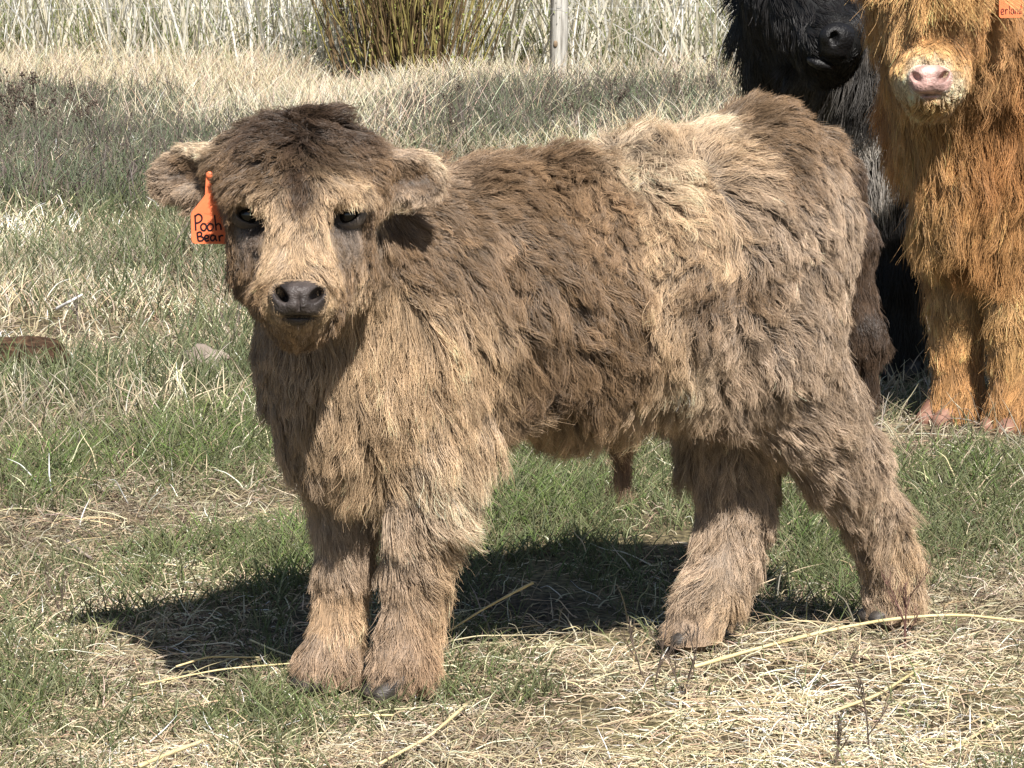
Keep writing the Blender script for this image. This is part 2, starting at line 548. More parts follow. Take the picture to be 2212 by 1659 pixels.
def clear(x, y):
    return np.clip(1 - 1.3 * patch(x, y, [(60, 818, 130, 26, 1), (442, 818, 60, 22, 1)]), 0, 1)

def drift(c, x, y, seed, s=.22):
    return c * np.exp(s * nz(x, y, 1.3, seed) + .6 * s * nz(x, y, 5, seed + 1))[:, None]

mat_grass = strand_mat('green_grass', .55, .3, .25)
mat_dry = strand_mat('dry_grass', .6, .25, .12)
DRY = [(.60, .52, .36), (.50, .41, .27), (.66, .60, .46), (.40, .32, .21)]
GRN = [(.145, .165, .072), (.19, .205, .10), (.115, .13, .06), (.25, .25, .14)]

# dead thatch lying between the blades
x, y = scatter(165000, 4.1, 15, lambda x, y: np.clip(.8 + .3 * nz(x, y, 4, 1) - .22 * patch(x, y, BARE) + .5 * patch(x, y, STRAW), .1, 1.8) / 1.5)
n = len(x)
blades('grass_thatch', x, y, (.02 + .045 * rng.random(n)) * (1 + .04 * y), rng.normal(1.2, .28, n), (.00042 + .0005 * rng.random(n) ** 1.5) * (1 + .06 * y),
       drift(mixcol(n, DRY + [(.28, .22, .15), (.17, .13, .09)], [2.0, 2.6, 1.0, 2.2, 2.4, 2.0], .28), x, y, 43, .3), mat_dry, 'dead tan thatch lying flat over the pasture', 'thatch', K=5, droop=.35, kink=.28)
# short green grass
def pg(x, y):
    g_ = .40 + .28 * nz(x, y, 2.5, 2) + .22 * nz(x, y, 9, 3) + .38 * patch(x, y, GREEN) - .7 * patch(x, y, BARE) - .28 * patch(x, y, STRAW)
    g_ = g_ - 1.2 * patch(x, y, [(2050, 935, 90, 20, 1), (2190, 948, 60, 20, 1)])
    return np.clip(g_, .02, 1) * np.clip(1.25 - (y - 5) / 5, .12, 1)
x, y = scatter(95000, 4.1, 16, pg)
n = len(x); gp = np.clip(patch(x, y, GREEN), 0, 1)
blades('green_grass', x, y, (.018 + .042 * rng.random(n) ** 1.5) * (1 + .8 * gp) * (1 + .03 * y), np.abs(rng.normal(.25, .25, n)), (.0006 + .0005 * rng.random(n)) * (1 + .05 * y),
       np.where((rng.random(n) < .28 * gp)[:, None], mixcol(n, [(.15, .22, .06), (.19, .26, .08)], [1, 1]), mixcol(n, GRN, [3, 2, 2, 1])), mat_grass, 'short green spring grass growing in patches on the pasture', 'grass', droop=.7)
# dry standing grass of the middle distance
def pd(x, y):
    return np.clip(.55 + .35 * nz(x, y, 1.6, 5) - .5 * patch(x, y, WEEDS), .08, 1) * np.clip((y - 6.2) / 3, .04, 1) * clear(x, y)
x, y = scatter(85000, 5.2, 21.5, pd, pw=.85)
n = len(x)
blades('dry_grass', x, y, (.035 + .085 * rng.random(n)) * (.6 + .055 * y) * (1 + .25 * np.clip(nz(x, y, 2.2, 31), -1.5, 1.5)), np.abs(rng.normal(.28, .28, n)), (.0008 + .0006 * rng.random(n)) * (.8 + .085 * y),
       drift(mixcol(n, DRY + [(.30, .25, .17)], [3, 2, 2.4, 1.6, 1.4], .28), x, y, 40, .33), mat_dry, 'dry straw-coloured grass standing behind the calf', 'grass', droop=.6)
# green mixed into it
x, y = scatter(22000, 7.5, 20, lambda x, y: np.clip(.25 + .4 * nz(x, y, 1.8, 8) + .4 * patch(x, y, GREEN), .02, 1) * np.clip((21 - y) / 8, .1, 1))
n = len(x)
blades('green_undergrowth', x, y, (.05 + .08 * rng.random(n)) * (.6 + .06 * y), np.abs(rng.normal(.2, .2, n)), (.0009 + .0006 * rng.random(n)) * (.8 + .08 * y),
       mixcol(n, [(.16, .18, .085), (.20, .21, .12), (.12, .14, .07)], [3, 2, 2]), mat_grass, 'green undergrowth among the dry grass behind the calf', 'undergrowth', droop=.5)
# grey weeds in drifts
x, y = scatter(70000, 10.5, 19, lambda x, y: np.clip(-.12 + .12 * nz(x, y, 1.5, 9) + .85 * patch(x, y, WEEDS), 0, 1))
n = len(x)
blades('grey_weeds', x, y, (.06 + .16 * rng.random(n)) * (.4 + .06 * y), np.abs(rng.normal(.25, .3, n)), (.0013 + .0012 * rng.random(n)) * 1.3,
       mixcol(n, [(.15, .13, .105), (.17, .19, .12), (.085, .07, .058), (.20, .16, .13), (.11, .135, .075)], [3, 2.6, 3, 1.2, 2.4]), mat_dry, 'drifts of grey-green and brown weeds behind the calf', 'weeds', droop=.3, kink=.55)
# pale tall grass before the fence
x, y = scatter(42000, 15.0, 21.8, lambda x, y: np.clip(.6 + .3 * nz(x, y, 1.2, 12), .1, 1) * np.clip((y - 14.8) / 3, .1, 1) * (1 - .5 * np.clip(patch(x, y, WEEDS), 0, 1)))
n = len(x)
blades('tall_dry_grass', x, y, (.09 + .19 * rng.random(n)) * (1 + .35 * np.clip(nz(x, y, 1.6, 61), -1.3, 1.6)), np.abs(rng.normal(.25, .22, n)), .0015 + .0013 * rng.random(n),
       mixcol(n, [(.66, .57, .41), (.58, .48, .32), (.52, .40, .30), (.70, .64, .50)], [3, 3, 1, 2]), mat_dry, 'pale tall dry grass in front of the fence', 'grass', droop=.5)
# loose straw
x, y = scatter(1900, 4.1, 8.5, lambda x, y: np.clip(.04 + .04 * nz(x, y, 3, 21) + .8 * patch(x, y, STRAW), .01, 1))
n = len(x)
blades('straw_litter', x, y, .035 + .15 * rng.random(n) ** 2.0, rng.normal(1.52, .10, n), .0006 + .0008 * rng.random(n) ** 1.5,
       mixcol(n, [(.66, .56, .36), (.58, .47, .29), (.72, .65, .48), (.45, .34, .21)], [3, 3, 2, 2]), mat_dry, 'loose yellow straw strewn over the grass', 'straw',
       droop=.10, az=rng.choice([0, math.pi], n) + rng.normal(.15, .95, n), z0=ground_z(x, y) + .004 + .022 * rng.random(n), tipc=1.0, rootc=1.0, kink=.07)

# cattail leaves beyond the fence, flat and dead, some snapped and leaning
def reeds():
    V, F, C = [], [], []
    n = 19000
    y = 20.75 + 12 * rng.random(n) ** 1.3
    x = rng.uniform(-1, 1, n) * (y * .24 + 1.0)
    base = 0
    for i in range(n):
        h = rng.uniform(.5, 1.7); w = rng.uniform(.003, .010)
        a = rng.uniform(0, 6.283); ln = abs(rng.normal(.15, .20)) if rng.random() < .72 else rng.uniform(.4, 1.3)
        br = rng.uniform(.4, .9) if rng.random() < .35 else 2
        tw = rng.uniform(0, 3.14)
        wd = np.array([math.cos(tw), math.sin(tw), 0])
        p = np.array([x[i], y[i], -.02]); dr = np.array([math.cos(a), math.sin(a), 0])
        c = np.array([(.80, .77, .68), (.72, .67, .54), (.86, .84, .78), (.60, .54, .40)][rng.integers(4)]) * rng.uniform(.75, 1.1)
        S = 5
        for k in range(S + 1):
            u = k / S
            l = ln + .25 * u + (1.5 if u > br else 0)
            ww = w * (1 - .75 * u ** 2)
            V += [p - wd * ww, p + wd * ww]; C += [c, c]
            if k < S: F.append((base + 2 * k, base + 2 * k + 1, base + 2 * k + 3, base + 2 * k + 2))
            p = p + (dr * math.sin(l) + np.array([0, 0, 1]) * math.cos(l)) * h / S
            p[2] = max(p[2], .02)
        base += 2 * (S + 1)
    o = mesh_obj('cattail_reeds', np.array(V), F, strand_mat('dead_reed', .6, .25, .3), smooth=False, attrs={'tint': np.array(C)})
    tag(o, 'pale dead cattail leaves massed behind the wire fence', 'reeds', kind='stuff')
    n = 19000
    y = 20.9 + 14 * rng.random(n) ** 1.3
    x = rng.uniform(-1, 1, n) * (y * .24 + 1.0)
    blades('reed_shoots', x, y, .25 + .6 * rng.random(n), np.abs(rng.normal(.15, .15, n)), .0022 + .0022 * rng.random(n),
           mixcol(n, [(.20, .24, .08), (.25, .27, .11), (.15, .18, .06), (.42, .37, .22)], [3, 2, 2, 2]), mat_grass, 'green new shoots growing up through the dead reeds', 'shoots', droop=.3, z0=np.zeros(n))
reeds()

# ------------------------------------------------------------------ the calf
YAW = math.radians(30)
AX = np.array([math.cos(YAW), math.sin(YAW), 0.0])       # from chest to rump
LAT = np.array([math.sin(YAW), -math.cos(YAW), 0.0])     # towards the viewer's side
ZZ = np.array([0.0, 0.0, 1.0])
RB = np.stack([AX, LAT, ZZ])
ORG = np.array([-0.23, 4.81, 0.0])
TAN = (0.39, 0.28, 0.18); MID = (0.168, 0.110, 0.065); DRK = (0.105, 0.069, 0.044)
GRY = (0.315, 0.238, 0.175); PAL = (0.55, 0.435, 0.315); RED = (0.15, 0.088, 0.055)
mat_coat = strand_mat('calf_hair', 0.40, 0.5)
mat_hide = skin_mat('calf_hide')

def py_to_z(px, py, Y):
    return P(px, py, Y)[2]

def mid(s):
    return ORG + AX * s

def px_of(p):
    v = np.asarray(p) - CAMPOS
    zc = v @ FWD
    return PW / 2 + FPX * (v @ RIGHT) / zc, PH / 2 - FPX * (v @ UP) / zc

calf = empty('highland_calf', ORG + AX * 0.4)
tag(calf, 'shaggy brown calf standing side-on with its face turned to the viewer', 'calf')
CO = np.array(calf.location)

B = Body(0.0085, 0.016)
# trunk: (s along the midline, top px, bottom px, half width, half length)
for s, top, bot, hw, hl in [(-0.03, 470, 960, .115, .12), (0.06, 390, 950, .142, .14), (0.22, 352, 925, .165, .15), (0.36, 330, 920, .175, .15),
                            (0.50, 300, 900, .180, .15), (0.62, 275, 850, .178, .14), (0.725, 222, 770, .155, .115), (0.785, 290, 690, .125, .08)]:
    m = mid(s); px, _ = px_of(m + ZZ * 0.5)
    z1, z0 = py_to_z(px, top, m[1]), py_to_z(px, bot, m[1])
    B.ell(m + ZZ * (z0 + z1) / 2, (hl, hw, (z1 - z0) / 2), RB)
# neck, chest and brisket
nk = [P(940, 600, 4.92), P(850, 590, 4.86), P(770, 570, 4.79), P(690, 500, 4.70)]
B.chain(nk, [.155, .138, .115, .095])
B.ell(P(750, 790, 4.80), (.115, .11, .15))
B.ell(P(735, 915, 4.80), (.085, .085, .095))
# legs: pixel, distance, radius in pixels
def leg(rows):
    pts = [P(a, b, c) for a, b, c, _ in rows]
    B.chain(pts, [m_of(r, p) for (_, _, _, r), p in zip(rows, pts)])
leg([(930, 720, 4.80, 120), (945, 930, 4.79, 95), (920, 1080, 4.79, 68), (900, 1210, 4.80, 46), (888, 1320, 4.80, 36), (878, 1410, 4.795, 44), (850, 1478, 4.785, 46)])
leg([(800, 850, 4.90, 100), (760, 1000, 4.88, 66), (745, 1110, 4.87, 50), (742, 1210, 4.865, 41), (732, 1320, 4.86, 34), (715, 1410, 4.85, 43), (692, 1468, 4.84, 46)])
leg([(1672, 520, 5.13, 140), (1665, 720, 5.11, 126), (1722, 860, 5.14, 104), (1815, 990, 5.20, 76), (1885, 1110, 5.27, 48), (1915, 1200, 5.30, 40), (1925, 1275, 5.31, 41), (1915, 1328, 5.305, 44)])
leg([(1620, 640, 5.27, 130), (1570, 840, 5.25, 110), (1580, 960, 5.25, 92), (1590, 1090, 5.24, 66), (1572, 1180, 5.22, 52), (1535, 1285, 5.17, 46), (1490, 1368, 5.145, 50)])
# flank fold towards the stifle, prepuce, tail
B.chain([P(1640, 760, 5.09), P(1560, 800, 5.08), P(1480, 780, 5.06)], [.09, .07, .07])
B.chain([P(1345, 900, 5.06), P(1348, 985, 5.07)], [.022, .010])
B.chain([P(1765, 330, 5.23), P(1815, 395, 5.29), P(1850, 510, 5.29), P(1872, 720, 5.29), P(1882, 840, 5.29)], [.035, .026, .022, .019, .012])
# head, built square to the viewer
HY = 4.57
def hell(px, py, Y, rx, ry, rz):
    p = P(px, py, Y)
    B.ell(p, (m_of(rx, p), m_of(ry, p), rz), RC)
hell(645, 375, HY + .05, 138, 92, .105)
hell(645, 430, HY + .01, 138, 110, .10)
hell(645, 330, HY + .06, 105, 60, .075); hell(645, 308, HY + .06, 62, 52, .065)
hell(648, 520, HY, 118, 112, .10)
hell(650, 590, HY - .01, 104, 100, .10)
hell(560, 560, HY + .03, 50, 90, .07); hell(738, 565, HY + .03, 50, 90, .07)
B.chain([P(645, 470, HY - .075), P(645, 570, HY - .115)], [.036, .034])
hell(645, 630, HY - .10, 66, 52, .075)
hell(645, 650, HY - .125, 64, 44, .055)
hell(645, 700, HY - .075, 50, 42, .07)
# brow ridges and eye hollows
hell(555, 425, HY - .06, 48, 28, .035); hell(735, 425, HY - .06, 48, 28, .035)
for ex, ey in ((540, 472), (750, 472)):
    p = P(ex, ey, HY - .085)
    B.cut_ell(p, (m_of(44, p), m_of(38, p), .030), RC)
p = P(645, 640, HY - .205)
B.cut_ell(p, (m_of(62, p), m_of(46, p), .060), RC)
# ears: cupped, opening towards the viewer
def ear(cx, cy, Y, rx, ry, tilt, side):
    p = P(cx, cy, Y)
    c, s = math.cos(tilt), math.sin(tilt)
    yaw = 0.35 * side
    A = c * RC[0] - s * RC[1]; U = s * RC[0] + c * RC[1]
    A2 = math.cos(yaw) * A + math.sin(yaw) * RC[2]; F2 = np.cross(A2, U)
    F2 = F2 if F2 @ FWD > 0 else -F2
    R = np.stack([A2, U, F2])
    B.ell(p, (m_of(rx, p), m_of(ry, p), .026), R)
    B.cut_ell(p - F2 * .022, (m_of(rx * .70, p), m_of(ry * .62, p), .026), R)
ear(415, 380, HY + .070, 82, 56, 0.10, -1)
ear(882, 383, HY + .058, 78, 54, 0.0, 1)
B.chain([P(520, 372, HY + .06), P(460, 374, HY + .08)], [.040, .028])
B.chain([P(780, 376, HY + .06), P(835, 382, HY + .09)], [.040, .028])
CV, CF = B.mesh()
CT = quad_tris(CF)
CV = relax(CV, CT, 3)
g = Guides(CV, CT)

DK2 = (.055, .035, .023)
H = [  # head: px, py, direction on the picture, length m, lift, colour, density, curl
 (645, 272, (0, -.4), .030, 42, DK2, 1.3, .4), (605, 276, (-.5, -.2), .036, 42, DK2, 1.3, .4), (685, 276, (.5, -.2), .036, 42, DK2, 1.3, .4), (560, 285, (-.9, .0), .042, 35, DK2, 1.2, .35), (730, 285, (.9, .0), .042, 35, DK2, 1.2, .35),
 (645, 305, (0, .6), .036, 50, DK2, 1.3, .5), (540, 310, (-1, .25), .046, 30, (.12, .078, .049), 1.2, .35), (750, 310, (1, .25), .046, 30, (.12, .078, .049), 1.2, .35),
 (600, 330, (-.7, .5), .042, 34, (.10, .066, .041), 1.2, .4), (690, 330, (.7, .5), .042, 34, (.10, .066, .041), 1.2, .4),
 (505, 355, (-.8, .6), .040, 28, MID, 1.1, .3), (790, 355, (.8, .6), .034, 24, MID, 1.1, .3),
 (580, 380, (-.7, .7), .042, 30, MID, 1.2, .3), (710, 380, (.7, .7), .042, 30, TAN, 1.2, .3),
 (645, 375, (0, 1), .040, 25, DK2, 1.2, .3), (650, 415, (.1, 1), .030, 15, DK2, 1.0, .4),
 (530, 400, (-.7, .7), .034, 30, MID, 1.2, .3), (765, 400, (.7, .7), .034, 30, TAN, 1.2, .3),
 (575, 420, (-.4, 1), .026, 32, TAN, 1.3, .3), (720, 420, (.45, 1), .026, 32, TAN, 1.3, .3),
 (545, 430, (-.4, 1), .014, 38, TAN, 1.3, .3), (750, 430, (.4, 1), .014, 38, TAN, 1.3, .3),
 (615, 450, (-.1, 1), .045, 22, TAN, 1.2, .2), (680, 450, (.1, 1), .045, 22, TAN, 1.2, .2),
 (640, 490, (0, 1), .040, 14, TAN, 1.2, .15), (605, 500, (-.15, 1), .035, 14, TAN, 1.2, .15), (690, 500, (.15, 1), .035, 14, TAN, 1.2, .15),
 (640, 540, (0, 1), .032, 12, TAN, 1.2, .1), (610, 555, (-.6, .9), .035, 16, TAN, 1.2, .12), (685, 555, (.6, .9), .035, 16, TAN, 1.2, .12),
 (590, 580, (-1, .35), .036, 18, TAN, 1.2, .15), (700, 580, (1, .35), .036, 18, TAN, 1.2, .15),
 (645, 582, (0, .6), .020, 20, TAN, 1.6, .2), (645, 563, (0, 1), .028, 14, TAN, 1.4, .12), (622, 585, (-.8, .5), .026, 18, TAN, 1.6, .15), (668, 585, (.8, .5), .026, 18, TAN, 1.6, .15),
 (562, 612, (-.9, .5), .032, 22, MID, 1.2, .2), (732, 616, (.9, .5), .034, 22, MID, 1.2, .2),
 (540, 580, (-1, .4), .040, 22, MID, 1.0, .2), (755, 590, (.95, .5), .040, 22, MID, 1.0, .2),
 (528, 508, (-.2, 1), .009, 8, (.095, .073, .058), 1.8, .2), (758, 508, (.2, 1), .009, 8, (.16, .125, .10), 1.8, .2),  # eye sockets, this and following rows: grey skin tone with socket shade painted in
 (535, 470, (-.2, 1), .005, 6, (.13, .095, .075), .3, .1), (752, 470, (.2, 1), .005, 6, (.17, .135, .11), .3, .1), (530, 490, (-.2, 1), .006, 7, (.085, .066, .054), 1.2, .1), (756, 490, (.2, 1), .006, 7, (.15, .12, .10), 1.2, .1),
 (568, 495, (-.3, 1), .010, 8, (.05, .036, .029), 1.8, .1), (722, 495, (.3, 1), .010, 8, (.06, .045, .036), 1.8, .1), (566, 470, (-.3, 1), .008, 8, (.05, .036, .029), 1.6, .1), (722, 472, (.3, 1), .008, 8, (.06, .045, .036), 1.6, .1),  # inner side of the sockets, shade painted into the hair colour
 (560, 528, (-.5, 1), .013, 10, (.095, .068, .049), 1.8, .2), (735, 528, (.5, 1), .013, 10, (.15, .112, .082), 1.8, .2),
 (500, 450, (-.6, .8), .030, 30, MID, 1.2, .3), (795, 450, (.5, .9), .035, 30, MID, 1.2, .3),
 (502, 520, (-.4, 1), .032, 24, MID, 1.0, .3), (795, 520, (.4, 1), .036, 26, MID, 1.0, .3),
 (520, 600, (-.3, 1), .028, 22, MID, 1.0, .3), (775, 610, (.4, .9), .036, 26, TAN, 1.0, .3),
 (565, 640, (-.5, 1), .022, 18, MID, 1.0, .3), (735, 650, (.5, 1), .028, 22, MID, 1.0, .3),
 (590, 608, (-1, .4), .014, 14, (.24, .16, .095), 2, .2), (703, 608, (1, .4), .014, 14, (.24, .16, .095), 2, .2),
 (645, 602, (0, .3), .006, 10, (.17, .12, .085), 2.5, .1), (645, 650, (0, 1), .002, 8, (.05, .04, .036), .02, .1), (615, 640, (0, 1), .002, 8, (.05, .04, .036), .02, .1), (677, 640, (0, 1), .002, 8, (.05, .04, .036), .02, .1),
 (585, 655, (-.6, .8), .007, 16, (.40, .29, .18), 3.2, .2), (706, 655, (.6, .8), .007, 16, (.40, .29, .18), 3.2, .2), (590, 675, (-.5, .9), .008, 16, (.34, .25, .16), 3, .2), (700, 675, (.5, .9), .008, 16, (.34, .25, .16), 3, .2),
 (605, 692, (-.2, 1), .010, 16, (.26, .185, .12), 2.4, .2), (687, 692, (.2, 1), .010, 16, (.26, .185, .12), 2.4, .2),
 (645, 706, (0, 1), .016, 40, (.30, .21, .13), 1.6, .3), (620, 712, (-.1, 1), .018, 35, (.24, .16, .10), 1.8, .3), (670, 712, (.1, 1), .018, 35, (.24, .16, .10), 1.8, .3), (645, 730, (0, 1), .030, 35, MID, 1, .3),
 (590, 710, (-.2, 1), .020, 22, MID, 1, .3), (705, 710, (.2, 1), .026, 22, MID, 1, .3), (560, 690, (-.2, 1), .022, 20, MID, 1, .3),
 # ears
 (342, 385, (-1, .15), .024, 24, PAL, 2.2, .3), (372, 338, (-.8, -.35), .022, 26, GRY, 2.2, .3), (430, 326, (-.6, -.3), .024, 26, PAL, 2, .3),
 (372, 422, (-.7, .6), .028, 26, GRY, 2.2, .3), (430, 438, (-.3, .9), .028, 28, GRY, 2, .3), (358, 362, (-.9, -.1), .020, 26, GRY, 2, .3), (400, 345, (-.8, 0), .022, 26, MID, 2, .3),
 (395, 380, (-.8, .15), .014, 26, DK2, 1.5, .4), (420, 380, (-.8, .15), .012, 26, DRK, 1.3, .4), (442, 388, (-.5, .5), .012, 30, DRK, 1.2, .5), (470, 366, (-.9, .3), .030, 28, MID, 1.5, .4), (410, 405, (-.6, .5), .022, 28, GRY, 1.5, .4),
 (950, 380, (1, .0), .020, 24, GRY, 2.2, .3), (920, 342, (.8, -.4), .024, 26, PAL, 2.2, .3), (870, 334, (.7, -.2), .024, 26, GRY, 2, .3),
 (915, 428, (.4, .8), .022, 28, GRY, 2.2, .5), (865, 440, (-.1, 1), .028, 30, PAL, 2, .6), (908, 386, (.7, .3), .013, 26, DRK, 1.4, .4), (885, 388, (.6, .5), .012, 26, DRK, 1.3, .4), (890, 355, (.9, .1), .020, 26, MID, 2, .3),
 (862, 392, (.3, .8), .012, 30, DRK, 1.2, .5), (835, 366, (.8, .4), .020, 22, MID, 1.5, .4), (885, 415, (.4, .8), .020, 30, GRY, 1.5, .5)]
